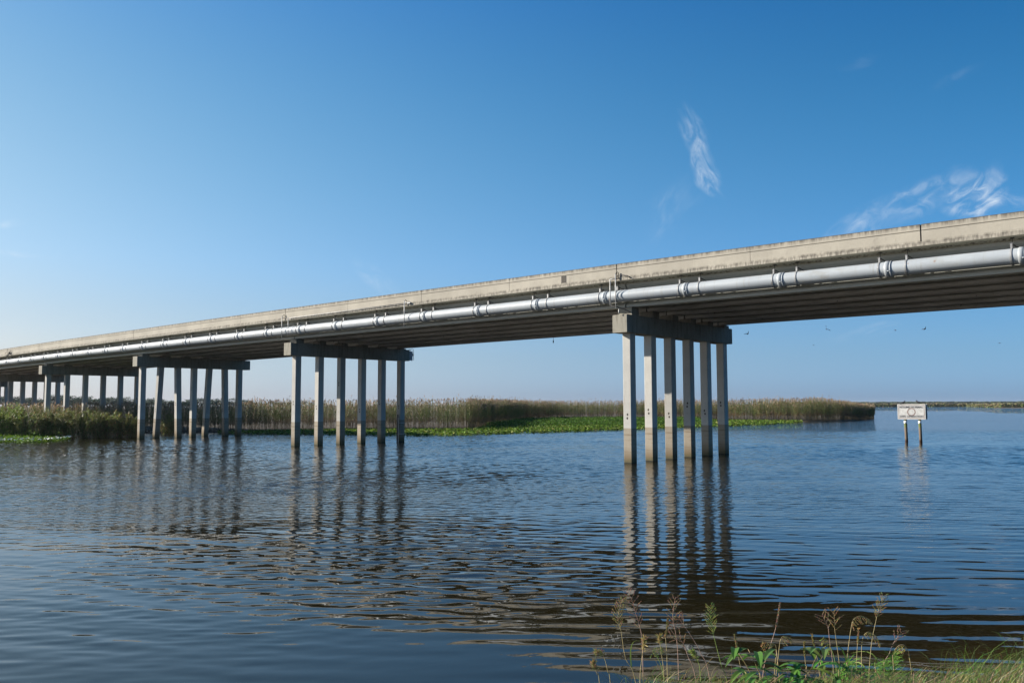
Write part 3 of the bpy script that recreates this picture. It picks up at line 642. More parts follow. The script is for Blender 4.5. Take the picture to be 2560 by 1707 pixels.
# ------------------------------------------------------------------ birds
M_BIRD = plain('bird_feathers', (.025, .025, .03), .7)
def bird_mesh(spread, name='bird'):
    mb_ = MB()
    mb_.tube([(-.11, 0, -.01), (-.07, 0, 0), (-.02, 0, 0), (.04, 0, .005), (.075, 0, .012), (.10, 0, .016), (.122, 0, .012)], [.008, .018, .027, .025, .02, .017, .003], 8)
    mb_.add([(-.10, .01, 0), (-.10, -.01, 0), (-.19, -.035, .0), (-.15, 0, .0), (-.19, .035, .0), (-.10, 0, .006)], [(0, 5, 3, 4), (1, 2, 3, 5), (0, 4, 3), (1, 3, 2)])
    for s_ in (-1, 1):
        u_ = spread
        pr = [(.05, .015*s_, .015), (.075, .09*s_, .015+.05*u_), (.02, .20*s_, .015+.10*u_), (-.07, .27*s_, .015+.09*u_), (-.01, .15*s_, .012+.07*u_), (-.02, .07*s_, .01+.035*u_), (-.04, .015*s_, .01)]
        top = [(a, b, c+.006) for a, b, c in pr]; n_ = len(pr)
        mb_.add(pr+top, [tuple(range(n_))[::-1], tuple(range(n_, 2*n_))]+[(i, (i+1) % n_, n_+(i+1) % n_, n_+i) for i in range(n_)])
    return mb_.mesh(name, M_BIRD, False)
bl = [((1869.5, 834.8), 62, R(35), R(-25), 1.2, 'small dark swallow flying just right of the nearest pier cap'),
      ((2065.6, 823), 66, R(80), R(50), 1.4, 'small dark swallow flying with wings raised, second from the nearest pier'),
      ((2312, 823), 66, R(15), R(-20), 1.0, 'small dark swallow gliding high above the river sign'),
      ((2239, 826), 120, R(5), R(15), .6, 'faint distant bird left of the bird above the sign'),
      ((2034, 863), 150, R(0), R(10), .4, 'tiny faint bird lowest over the marsh right of the nearest pier'),
      ((2499.6, 858), 150, R(20), R(10), .5, 'tiny faint bird farthest right under the deck')]
for (xy, dd, yaw, roll, sp, lb) in bl:
    a_, e_ = dirof(*xy); p_ = Vector((math.sin(a_)*math.cos(e_), math.cos(a_)*math.cos(e_), math.sin(e_)))*dd+Vector((0, 0, CAM_H))
    o = link('swallow', bird_mesh(sp), None, p_); o.rotation_euler = (roll, R(-20), yaw); tag(o, lb, 'bird', 'birds flying over the river')
def perched(x, sc, yaw, lb):
    mb_ = MB(); mb_.tube([(-.24, 0, .05), (-.14, 0, .075), (-.05, 0, .10), (.05, 0, .125), (.10, 0, .17), (.125, 0, .215), (.15, 0, .235), (.175, 0, .235), (.215, 0, .225)], [.012, .03, .062, .07, .055, .036, .036, .03, .004], 10)
    for s_ in (-1, 1):
        mb_.tube([(.0, .025*s_, .08), (.01, .03*s_, .0)], .008, 5); mb_.tube([(.09, .062*s_, .125), (0, .066*s_, .10), (-.17, .03*s_, .06)], [.012, .03, .006], 6)
    o_ = mb_.build('perched_bird', M_BIRD, None, True)
    c_ = math.cos(SA+R(2)); s__ = math.sin(SA+R(2)); yy = -BTH/2-.02
    o_.location = mid+Vector((c_*x-s__*yy, s__*x+c_*yy, BZ1)); o_.rotation_euler.z = SA+yaw; o_.scale = (sc,)*3
    tag(o_, lb, 'bird', 'dark birds perched on the river sign')
perched(-.72, 1.15, R(15), 'dark bird perched on the sign above the first word'); perched(.66, 1.3, R(190), 'dark hunched bird perched near the right end of the sign'); perched(-1.1, .75, R(140), 'smallest dark bird leaning at the left corner of the sign')
#VEG
# ------------------------------------------------------------------ marsh: shoreline given by points of the photograph's waterline, placed on the ground
def interp(pts, x):
    if x <= pts[0][0]: return pts[0][1]
    for (a, p_), (b, q_) in zip(pts, pts[1:]):
        if x <= b: return p_+(q_-p_)*(x-a)/(b-a)
    return pts[-1][1]
REEDY = [(-500, 1094), (0, 1087), (170, 1084), (340, 1083), (500, 1082), (720, 1078.5), (900, 1076), (1180, 1075), (1235, 1063), (1300, 1053), (1400, 1049.5), (1620, 1049), (1820, 1052), (2000, 1054), (2100, 1052.5), (2160, 1049), (2184, 1046)]
MATY = [(540, 1084.5), (720, 1087.5), (900, 1089), (1000, 1090.5), (1150, 1089), (1300, 1083.5), (1400, 1080), (1500, 1077.5), (1620, 1072.5), (1820, 1066), (1900, 1063), (2000, 1056.5)]
def cells(pts_x, front, depth_fn, dens, rng, jitter=0.0):
    """random plan positions in the strip behind a front line; returns arrays x, y, depth, photo-x, distance"""
    out = []
    for xa, xb in zip(pts_x, pts_x[1:]):
        xm = (xa+xb)/2; g = ground_pt(xm, front(xm)); ga, gb = ground_pt(xa, front(xa)), ground_pt(xb, front(xb)); wdt = (gb-ga).length
        az0, az1 = dirof(xa, 1000)[0], dirof(xb, 1000)[0]; dp = depth_fn(xm); k = int(wdt*dp*dens+rng.random())
        if k <= 0: continue
        d_ = rng.random(k)**1.25*dp+rng.normal(0, 1, k)*jitter; uu = rng.random(k)
        r0 = ga.length+(gb.length-ga.length)*uu; az = az0+(az1-az0)*uu; rr = r0+d_
        out.append(np.stack([np.sin(az)*rr, np.cos(az)*rr, d_, xa+(xb-xa)*uu, rr], 1))
    return np.concatenate(out)
def n1(x, seed): return mnoise.noise(Vector((x, seed*13.7, seed)))
class Blades:
    """vertical-ish strips gathered in arrays"""
    def __init__(s): s.V = []; s.F = []; s.C = []; s.n = 0
    def quads(s, P, col):       # P (m,4,3), col (m,3) or (m,4,3)
        m = len(P)
        if m == 0: return
        s.V.append(P.reshape(-1, 3)); s.F.append(np.arange(m*4).reshape(m, 4)+s.n); s.n += m*4
        c = np.repeat(col[:, None, :], 4, 1) if col.ndim == 2 else col
        s.C.append(c.reshape(-1, 3))
    def mesh(s, name, mat): return raw_mesh(name, np.concatenate(s.V), np.concatenate(s.F), mat, np.concatenate(s.C))
def strip(base, tip, width, az, w2=None):
    """quads from base to tip, width vector at heading az"""
    wv = np.stack([np.cos(az), np.sin(az), np.zeros_like(az)], 1)*width[:, None]/2
    wt_ = wv*(0.25 if w2 is None else w2)
    return np.stack([base-wv, base+wv, tip+wt_, tip-wt_], 1)
def vary(col, n, rng, v=.22, hue=.08):
    c = np.array(col)[None, :]*(1+rng.uniform(-v, v, (n, 1)))*(1+rng.uniform(-hue, hue, (n, 3))); return np.clip(c, 0.003, 1)
def reeds(pos, hfun, rng, leafn=15, lw=.045, cw=.020, plumes=True, dark=1.0):
    B_ = Blades(); n_ = len(pos); base = np.stack([pos[:, 0], pos[:, 1], np.full(n_, -.05)], 1)
    Hh = np.array([hfun(p) for p in pos])*rng.uniform(.80, 1.04, n_)
    tall = rng.random(n_) < .028; Hh[tall] += rng.uniform(.15, .75, tall.sum())
    lean = rng.normal(0, .045, (n_, 2)); az = rng.uniform(0, 2*math.pi, n_)
    mid_ = base+np.stack([lean[:, 0]*Hh*.4, lean[:, 1]*Hh*.4, Hh*.5], 1); top = base+np.stack([lean[:, 0]*Hh*1.3, lean[:, 1]*Hh*1.3, Hh], 1)
    patch_ = np.array([mnoise.noise(Vector((p[0]*.16, p[1]*.16, 4.2)))+.5*mnoise.noise(Vector((p[0]*.7, p[1]*.7, 9.1))) for p in pos])
    dead = (rng.random(n_)+patch_*.9) > .62
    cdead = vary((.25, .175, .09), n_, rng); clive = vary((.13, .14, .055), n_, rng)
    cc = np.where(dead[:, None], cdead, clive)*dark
    cb_ = vary((.07, .05, .028), n_, rng, .3); B_.quads(strip(base, mid_, np.full(n_, cw), az, 1), np.stack([cb_*dark, cb_*dark, cc, cc], 1)); B_.quads(strip(mid_, top, np.full(n_, cw), az, .5), cc)  # stems darken to the foot: shade at the reed base painted in
    for k in range(leafn):
        f = .26+.74*(k+.3+rng.random(n_)*.8)/(leafn+1.0); st_ = base+(np.where(f[:, None] < .5, (mid_-base)*(f*2)[:, None], (mid_-base)+(top-mid_)*(f*2-1)[:, None]))
        la = rng.uniform(0, 2*math.pi, n_); L = rng.uniform(.35, .75, n_); up = rng.uniform(.15, .95, n_)
        e_ = st_+np.stack([np.cos(la)*L*(1-up*.55), np.sin(la)*L*(1-up*.55), L*up], 1)
        lg = vary((.125, .160, .040), n_, rng, .35, .12); ld = vary((.27, .19, .10), n_, rng, .3)*np.clip(.25+1.5*f, 0, 1)[:, None]  # low dead leaves dimmed too, base shade put in their colour
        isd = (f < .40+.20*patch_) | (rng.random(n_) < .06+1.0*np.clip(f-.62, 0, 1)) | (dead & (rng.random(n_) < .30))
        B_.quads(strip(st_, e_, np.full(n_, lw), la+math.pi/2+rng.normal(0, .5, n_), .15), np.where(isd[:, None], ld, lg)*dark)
    if plumes:
        pm = (rng.random(n_) < .62) | tall; t_ = top[pm]; m_ = len(t_); sz = rng.uniform(.22, .42, m_)
        pc = vary((.34, .245, .16), m_, rng, .25); pc[rng.random(m_) < .18] *= .45
        for q_ in (0, math.pi/2):
            a_ = az[pm]+q_; dr = np.stack([rng.normal(0, .08, m_), rng.normal(0, .08, m_), sz], 1)
            wv = np.stack([np.cos(a_), np.sin(a_), np.zeros(m_)], 1)*(.03+.035*rng.random((m_, 1)))
            B_.quads(np.stack([t_-.05*dr, t_+dr*.45+wv, t_+dr, t_+dr*.45-wv], 1), pc)
    return B_
def reed_h(p):
    x = p[3]; h = 4.0 if x < 1100 else 4.0+.35*min(1, (x-1100)/900)
    h += .22*n1(p[0]*.09, 1.3)+.25*n1(p[0]*.4+p[1]*.3, 2.1)
    if x > 2020: h *= 1-.36*max(0, (x-2060)/125)**1.2 if x > 2060 else 1+.04
    if x < 620: h *= .92
    edge = .80+.20*min(1, max(0, p[2])/1.6); return h*edge
xs = [-420+30*i for i in range(88)]; xs = [x for x in xs if x < 2150]+[2150, 2170, 2184]
pos = cells(xs, lambda x: interp(REEDY, x)-.1, lambda x: 11 if x < 1900 else 14, 7.0, rg, .55)
# clumps: the growth is thinner in places along the edge
keep = np.array([not (p[2] < 2.2+2.5*n1(p[0]*.35+p[1]*.12, 5.5) and n1(p[0]*.55-p[1]*.2, 8.8) < -.02 and rnd.random() < .85) for p in pos]); pos = pos[keep]
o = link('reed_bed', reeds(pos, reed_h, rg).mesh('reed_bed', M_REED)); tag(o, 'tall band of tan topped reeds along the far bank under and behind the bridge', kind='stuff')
far_pos = cells([-420+60*i for i in range(44)], lambda x: interp(REEDY, x)-.1, lambda x: 30, .5, rg, 0); far_pos = far_pos[(far_pos[:, 2] > 9) & (far_pos[:, 3] < 2120)]
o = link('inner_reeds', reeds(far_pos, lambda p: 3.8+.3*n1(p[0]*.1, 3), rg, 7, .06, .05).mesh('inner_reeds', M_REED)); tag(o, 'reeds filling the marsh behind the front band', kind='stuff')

# mud under the marsh: radial strips from the waterline out to the horizon
M_MUD = plain('marsh_mud', (.075, .058, .04), .95, 0, .3, .6)
mb = MB(); vs = []; fs = []; cols = [-900+40*i for i in range(110)]; cols = [x for x in cols if x <= 3400]
for i, x in enumerate(cols):
    g_ = ground_pt(x, interp(REEDY, x)).length+.6 if x <= 2150 else (1010.0 if x < 2480 else 700.0)
    a_ = dirof(x, 1000)[0]
    for r_, z_ in ((g_-1.2, -.25), (g_+.6, .12), (g_+20, .25), (g_+400, .3), (8500, .4)): vs.append((math.sin(a_)*r_, math.cos(a_)*r_, z_))
for i in range(len(cols)-1):
    for k in range(4): fs.append((i*5+k, (i+1)*5+k, (i+1)*5+k+1, i*5+k+1))
mb.add(vs, fs); tag(mb.build('marsh_ground', M_MUD), 'dark mud the reeds grow from', kind='structure')

# floating mats of round leaves, standing a little out of the water
def discs(P, rad, tiltmax, rng, col, name, mat, extra=None):
    n_ = len(P); k = 6; az = rng.uniform(0, 2*math.pi, n_); tl = rng.uniform(0, tiltmax, n_)
    nx = np.stack([np.sin(tl)*np.cos(az), np.sin(tl)*np.sin(az), np.cos(tl)], 1)
    a_ = np.cross(nx, np.array([[.3, .2, .93]])); a_ /= np.linalg.norm(a_, axis=1, keepdims=True)+1e-9; b_ = np.cross(nx, a_)
    V_ = np.empty((n_, k, 3))
    for i in range(k):
        t_ = 2*math.pi*i/k; V_[:, i] = P+(a_*math.cos(t_)+b_*math.sin(t_)*.85)*rad[:, None]
    F_ = np.arange(n_*k).reshape(n_, k); C_ = np.repeat(col[:, None, :], k, 1).reshape(-1, 3)
    return link(name, raw_mesh(name, V_.reshape(-1, 3), F_, mat, C_))
def between(x0, x1, step, yfront, yback, dens, rng):
    """plan positions between two lines of the photograph on the water"""
    out = []; x = x0
    while x < x1:
        xb = min(x+step, x1); xm = (x+xb)/2; f_, b_ = ground_pt(xm, yfront(xm)).length, ground_pt(xm, yback(xm)).length
        if b_ > f_:
            a0_, a1_ = dirof(x, 1000)[0], dirof(xb, 1000)[0]; k = int((b_-f_)*(f_+b_)/2*(a1_-a0_)*dens+rng.random())
            r_ = f_+(b_-f_)*rng.random(k); a_ = a0_+(a1_-a0_)*rng.random(k); out.append(np.stack([np.sin(a_)*r_, np.cos(a_)*r_, np.full(k, xm), (r_-f_), (b_-r_)], 1))
        x = xb
    return np.concatenate(out)
def mound(q, lo, hi): return lo+(hi-lo)*q
wob = lambda x: .9*n1(x*.02, 7)+.7*n1(x*.07, 9)
P2 = between(545, 2004, 12, lambda x: interp(MATY, x)+wob(x)*(1 if x < 1500 else .5), lambda x: interp(REEDY, x)-.4, 16, rg)
hole = np.array([mnoise.noise(Vector((p[0]*.35, p[1]*.35, 1.1))) > -.33-(.0 if p[3] > 1.2 else -.25) for p in P2]); P2 = P2[hole]
z = rg.uniform(.05, .34, len(P2)); col = vary((.10, .16, .02), len(P2), rg, .6, .15); yl = rg.random(len(P2)) < .05; col[yl] = vary((.30, .28, .09), yl.sum(), rg)
o = discs(np.stack([P2[:, 0], P2[:, 1], z], 1), rg.uniform(.08, .16, len(P2)), 1.25, rg, col, 'water_hyacinth', M_PAD); tag(o, 'bright green floating leaves in a mat along the foot of the reeds', kind='stuff')
WEEDF = [(1175, 1066), (1230, 1069), (1300, 1069.5), (1400, 1069), (1500, 1068), (1620, 1066.5), (1690, 1063), (1760, 1058)]
P3 = between(1178, 1750, 12, lambda x: interp(WEEDF, x)+.8*n1(x*.05, 3), lambda x: interp(REEDY, x)-1.0, 22, rg)
hz = np.array([.42+.28*mnoise.noise(Vector((p[0]*.5, p[1]*.25, 6.6)))+.2*mnoise.noise(Vector((p[0]*1.6, p[1]*1.2, 2.6))) for p in P3])*np.clip(P3[:, 3]/2.2, .35, 1)*1.45
z = hz*rg.random(len(P3))**.45; o = discs(np.stack([P3[:, 0], P3[:, 1], z+.03], 1), rg.uniform(.06, .12, len(P3)), 1.55, rg, vary((.065, .125, .016), len(P3), rg, .5, .15), 'alligator_weed', M_PAD)
tag(o, 'dense low green weed heaped between the reeds and the floating leaves', kind='stuff')
# left mat with white blossoms
PF = [(-300, 1110), (-40, 1107.5), (60, 1106.5), (120, 1105), (165, 1100), (185, 1096)]
P4 = between(-300, 178, 10, lambda x: interp(PF, x)+.5*n1(x*.06, 2), lambda x: 1086.5, 30, rg)
z = rg.uniform(.03, .25, len(P4))+np.clip((P4[:, 3]-6)*.06, 0, .5)*rg.random(len(P4)); col = vary((.12, .20, .02), len(P4), rg, .45, .12)
o = discs(np.stack([P4[:, 0], P4[:, 1], z], 1), rg.uniform(.07, .14, len(P4)), 1.1, rg, col, 'lily_pads', M_PAD); tag(o, 'bright green floating leaves in front of the left bank', kind='stuff')
PW = between(-280, 176, 10, lambda x: interp(PF, x)+.2, lambda x: interp(PF, x)-9, 1.0, rg); PW = np.concatenate([PW, between(120, 180, 10, lambda x: interp(PF, x)+.6, lambda x: interp(PF, x)-3, 2.2, rg), between(322, 400, 10, lambda x: 1083, lambda x: 1079.5, .35, rg)])
M_PETAL = plain('white_petal', (.78, .76, .72), .5, 0, .05)
Pw = np.repeat(PW, 5, 0); Pw3 = np.stack([Pw[:, 0]+rg.normal(0, .05, len(Pw)), Pw[:, 1]+rg.normal(0, .05, len(Pw)), .20+rg.uniform(0, .12, len(Pw))], 1)
o = discs(Pw3, rg.uniform(.045, .08, len(Pw)), 1.3, rg, vary((.9, .9, .9), len(Pw), rg, .05), 'white_blossoms', M_PETAL); tag(o, 'white blossoms among the floating leaves at the left', kind='stuff')

# ------------------------------------------------------------------ shrubs on the left bank: stems and a crown of small leaves
def shrub_mesh(w, h, seed, nl, ls, green, reddish=.15):
    r_ = np.random.default_rng(seed); B_ = Blades(); S = MB()
    ns = 26; tips = []
    for i in range(ns):
        a_ = r_.uniform(0, 2*math.pi); sp = r_.random()**.5*w*.5; hh = h*r_.uniform(.6, 1.05)*(1-.35*(sp/(w*.5))**2)
        b0 = np.array([math.cos(a_)*sp*.55, math.sin(a_)*sp*.55, -.2]); t0 = np.array([math.cos(a_)*sp, math.sin(a_)*sp, hh]); tips.append((b0, t0))
        m_ = b0*.5+t0*.5+np.array([0, 0, hh*.08]); S.tube([b0, m_, t0], [.022, .014, .004], 4)
    k = r_.integers(0, ns, nl); f = r_.random(nl)**.62; b_ = np.array([tips[i][0] for i in k]); t_ = np.array([tips[i][1] for i in k])
    c0 = b_+(t_-b_)*f[:, None]+r_.normal(0, .17, (nl, 3))*np.array([1, 1, .7])*(1.15-.55*f[:, None]); c0[:, 2] = np.abs(c0[:, 2])
    a_ = r_.uniform(0, 2*math.pi, nl); L = r_.uniform(.6, 1.4, nl)*ls; up = r_.uniform(-.2, 1.0, nl)
    e_ = c0+np.stack([np.cos(a_)*L*(1-abs(up)*.5), np.sin(a_)*L*(1-abs(up)*.5), L*up], 1)
    col = vary(green, nl, r_, .35, .15); rd = r_.random(nl) < reddish*(1.6-1.2*f); col[rd] = vary((.33, .21, .11), rd.sum(), r_)
    q_ = strip((c0+e_)/2*0+c0, e_, L*.42, a_+math.pi/2, .35); B_.quads(q_, col)
    return S, B_
M_STEM = plain('shrub_stem', (.13, .09, .06), .9)
protos = []
for i, (w, h, g_, rd_) in enumerate(((4.2, 4.6, (.20, .26, .055), .06), (4.4, 3.7, (.185, .20, .065), .16), (3.6, 3.1, (.165, .19, .06), .22), (2.6, 2.5, (.20, .22, .06), .2))):
    S, B_ = shrub_mesh(w, h, 50+i, 5200 if w > 3 else 2600, .20, g_, rd_); protos.append((S.mesh('stems', M_STEM), B_.mesh('foliage', M_BUSH), w, h))
shr = [(-95, 1096, 0, 1.06, 'tall leafy shrub beyond the left edge of the white flowered mat'), (-30, 1096, 0, .98, 'tallest bright green shrub at the left edge behind the floating leaves'), (28, 1096.5, 0, .90, 'bright leafy shrub behind the white flowered mat, second from the left edge'),
       (84, 1096.5, 1, .98, 'olive shrub in front of the far pier, beside the tall bright shrubs'), (135, 1096, 1, .92, 'olive brown shrub over the right part of the floating leaves'), (188, 1095.5, 1, .85, 'dark based shrub just past the end of the floating leaves'),
       (232, 1095.5, 2, 1.0, 'reddish brown shrub midway between the leaf mat and the nearer pier'), (275, 1095, 2, .95, 'green brown shrub two shrubs left of the leaning piles'), (315, 1094.5, 2, .86, 'low shrub beside the first leaning pile row'), 
       (340, 1094, 3, .86, 'smallest reddish shrub at the foot of the leaning pile row'), (420, 1088, 3, 1.0, 'small round shrub growing between the leaning piles'),
       (50, 1089, 0, .82, 'green shrub behind the front row over the floating leaves'), (160, 1088, 1, .92, 'brown topped shrub behind the front row near the far pier'), (250, 1087, 1, .78, 'dark shrub behind the front row left of the leaning piles'), (110, 1083, 0, .78, 'shrub at the back of the left bank by the far piles')]
for x, y, k, s_, lb in shr:
    g_ = ground_pt(x, y-1.5); e_ = empty('shrub', g_, rnd.uniform(0, 6.28)); e_.scale = (s_*1.05, s_*1.05, s_)
    link('stems', protos[k][0], e_); link('foliage', protos[k][1], e_); tag(e_, lb, 'shrub', 'shrubs on the left bank')
# a few dead branches sloping into the water
mb = MB(); q = random.Random(5)
g_ = ground_pt(62, 1086); 
for k in range(4):
    b0 = ground_pt(60+k*22, 1091-k*.3)+Vector((0, 0, .25)); mb.tube([b0, b0+Vector((1.0, .2, .35+.1*k)), b0+Vector((1.9, .3, .62+.12*k))], [.03, .022, .01], 5)
tag(mb.build('dead_branches', M_ROD), 'bare pale dead branches leaning at the foot of the left shrubs', 'branch')

# ------------------------------------------------------------------ trees on the skyline at the left
def tree_mesh(h, w, seed, ls=.95, nl=900):
    r_ = np.random.default_rng(seed); B_ = Blades(); S = MB()
    S.tube([(0, 0, -1), (.2, .1, h*.35), (0, .2, h*.7)], [.32, .24, .1], 6)
    cl_ = [(r_.uniform(-.5, .5)*w, r_.uniform(-.5, .5)*w, h*r_.uniform(.45, .92), r_.uniform(.16, .30)*w) for _ in range(9)]
    for (x, y, z_, r0) in cl_:
        S.tube([(0, .1, h*.4), (x*.6, y*.6, (z_+h*.4)*.5), (x, y, z_)], [.14, .09, .04], 4)
        m_ = nl//9; d_ = r_.normal(0, 1, (m_, 3)); d_ /= np.linalg.norm(d_, axis=1, keepdims=True); rad = r0*(r_.random(m_)**.4)
        c0 = np.array([x, y, z_])+d_*rad[:, None]*np.array([1.15, 1.15, .62]); a_ = r_.uniform(0, 6.28, m_); L = r_.uniform(.5, 1.2, m_)*ls; up = r_.uniform(-.5, .7, m_)
        e_ = c0+np.stack([np.cos(a_)*L, np.sin(a_)*L, L*up], 1); B_.quads(strip(c0, e_, L*.8, a_+1.57, .5), vary((.055, .085, .045), m_, r_, .3, .12))
    return S.mesh('trunk', M_STEM), B_.mesh('crown', M_TREE)
tp = [tree_mesh(12.5, 11, 1), tree_mesh(11, 13, 2), tree_mesh(13.5, 10, 3), tree_mesh(9.5, 12, 4)]
q = random.Random(21); tx = []
x = -330
while x < 800:
    tx.append(x); x += q.uniform(5, 12) if x < 480 else (q.uniform(8, 20) if x < 620 else q.uniform(18, 44))
for x in tx:
    a_ = dirof(x, 1000)[0]; dd = q.uniform(650, 820)+(0 if x < 300 else 60); hh = q.uniform(.62, .92)*(1.0 if x < 330 else .92)
    if x > 600: hh *= .82
    if q.random() < .08: hh *= 1.12
    e_ = empty('tree', (math.sin(a_)*dd, math.cos(a_)*dd, .2), q.uniform(0, 6.28)); k = q.randrange(4); e_.scale = (hh*q.uniform(1.2, 1.7),)*2+(hh,)
    link('trunk', tp[k][0], e_); link('crown', tp[k][1], e_); tag(e_, 'dark round crowned tree in the distant row on the left skyline', 'tree', 'trees on the distant left skyline')

# ------------------------------------------------------------------ far shore at the right: marsh edge and a thin line of woods
def tufts(x0, x1, rad, hgt, dens, wd, rng, name, mat, colf, label, dep=40):
    n_ = int((x1-x0)*dens); x = rng.uniform(x0, x1, n_); az = np.array([dirof(v, 1000)[0] for v in x]); r_ = np.array([rad(v) for v in x])+rng.random(n_)**1.5*dep
    b_ = np.stack([np.sin(az)*r_, np.cos(az)*r_, np.zeros(n_)], 1); hh = np.array([hgt(v) for v in x])*rng.uniform(.7, 1.05, n_)
    B_ = Blades(); zz = 0
    lv = 5
    for k in range(lv):
        c0 = b_.copy(); c0[:, 2] = hh*k/lv*.98; c1 = b_.copy(); c1[:, 2] = hh*(k+1)/lv; jit = rng.normal(0, wd*.35, (n_, 2)); c0[:, :2] += jit; c1[:, :2] += jit*1.2
        B_.quads(strip(c0, c1, wd*rng.uniform(.6, 1.3, n_), rng.uniform(0, 6.28, n_), .8), colf(k/(lv-1), n_))
    o_ = link(name, B_.mesh(name, mat)); return tag(o_, label, kind='stuff')
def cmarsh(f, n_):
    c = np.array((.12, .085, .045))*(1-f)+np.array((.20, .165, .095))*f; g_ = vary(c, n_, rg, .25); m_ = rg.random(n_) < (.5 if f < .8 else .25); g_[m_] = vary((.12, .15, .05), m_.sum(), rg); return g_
tufts(2100, 2760, lambda x: 985 if x < 2415 else 985-(x-2415)*2.6 if x < 2500 else 760, lambda x: 3.5+.4*n1(x*.03, 4)+.4*n1(x*.11, 6), 30, 1.4, rg, 'far_marsh', M_TREE, cmarsh, 'low tan and green marsh on the far shore behind the river sign', 60)
tufts(1950, 2800, lambda x: 2500, lambda x: 8.2+1.1*n1(x*.06, 4)+1.0*n1(x*.25, 6), 12, 9, rg, 'distant_woods', M_TREE, lambda f, n_: vary((.06, .08, .04), n_, rg, .2), 'thin dark line of woods on the horizon at the right', 60)

# ------------------------------------------------------------------ near bank at the lower right
def bank_z(x, y):
    e0 = 6.6+.10*x+.25*n1(x*.6, 3)+max(0, x-2.2)*.55        # where the bank breaks towards the water
    s_ = max(0, min(1, (y-e0+1.2)/2.6)); s_ = s_*s_*(3-2*s_)
    top = 1.92-.13*y+.05*max(0, x-2)+.05*n1(x*.9+y*.4, 2)
    top = min(top, 1.25+.12*max(0, x)) if y > 4 else top
    return top*(1-s_)+(-.5)*s_+.03*n1(x*2.3+y, 6)
M_SOIL = plain('bank_soil', (.075, .062, .035), .95, 0, .35, 3)
vs = []; fs = []; nx, ny = 60, 40
for j in range(ny+1):
    for i in range(nx+1):
        x = -8+22*i/nx; y = -4+16*j/ny; vs.append((x, y, bank_z(x, y)))
for j in range(ny):
    for i in range(nx): a_ = j*(nx+1)+i; fs.append((a_, a_+1, a_+nx+2, a_+nx+1))
mb = MB(); mb.add(vs, fs); tag(mb.build('near_bank', M_SOIL, None, True), 'bare earth of the near bank under the grass', kind='structure')

def raypt(x, y, d):             # point at forward distance d on a photo sight line
    a_, e_ = dirof(x, y); v = Vector((math.sin(a_)*math.cos(e_), math.cos(a_)*math.cos(e_), math.sin(e_))); return Vector((0, 0, CAM_H))+v*(d/v.y)
def cmesh(name, quads, cols, mat=M_GRASS):
    return raw_mesh(name, np.array([p for q_ in quads for p in q_], dtype=float).reshape(-1, 3), np.arange(len(quads)*4).reshape(-1, 4), mat, np.repeat(np.array(cols), 4, 0))
def ribbon(pts, w, flat=Vector((1, 0, 0)), taper=True):
    out = []; n_ = len(pts)-1
    for i in range(n_):
        w0 = w*(1-(i/n_)**2*.9) if taper else w; w1 = w*(1-((i+1)/n_)**2*.9) if taper else w
        if taper and i == 0: w0 = w*.7
        out.append((pts[i]-flat*w0/2, pts[i]+flat*w0/2, pts[i+1]+flat*w1/2, pts[i+1]-flat*w1/2))
    return out
def bez(a, b, c, n_=6): return [a*(1-t)**2+b*2*t*(1-t)+c*t*t for t in [i/n_ for i in range(n_+1)]]
q = random.Random(77)
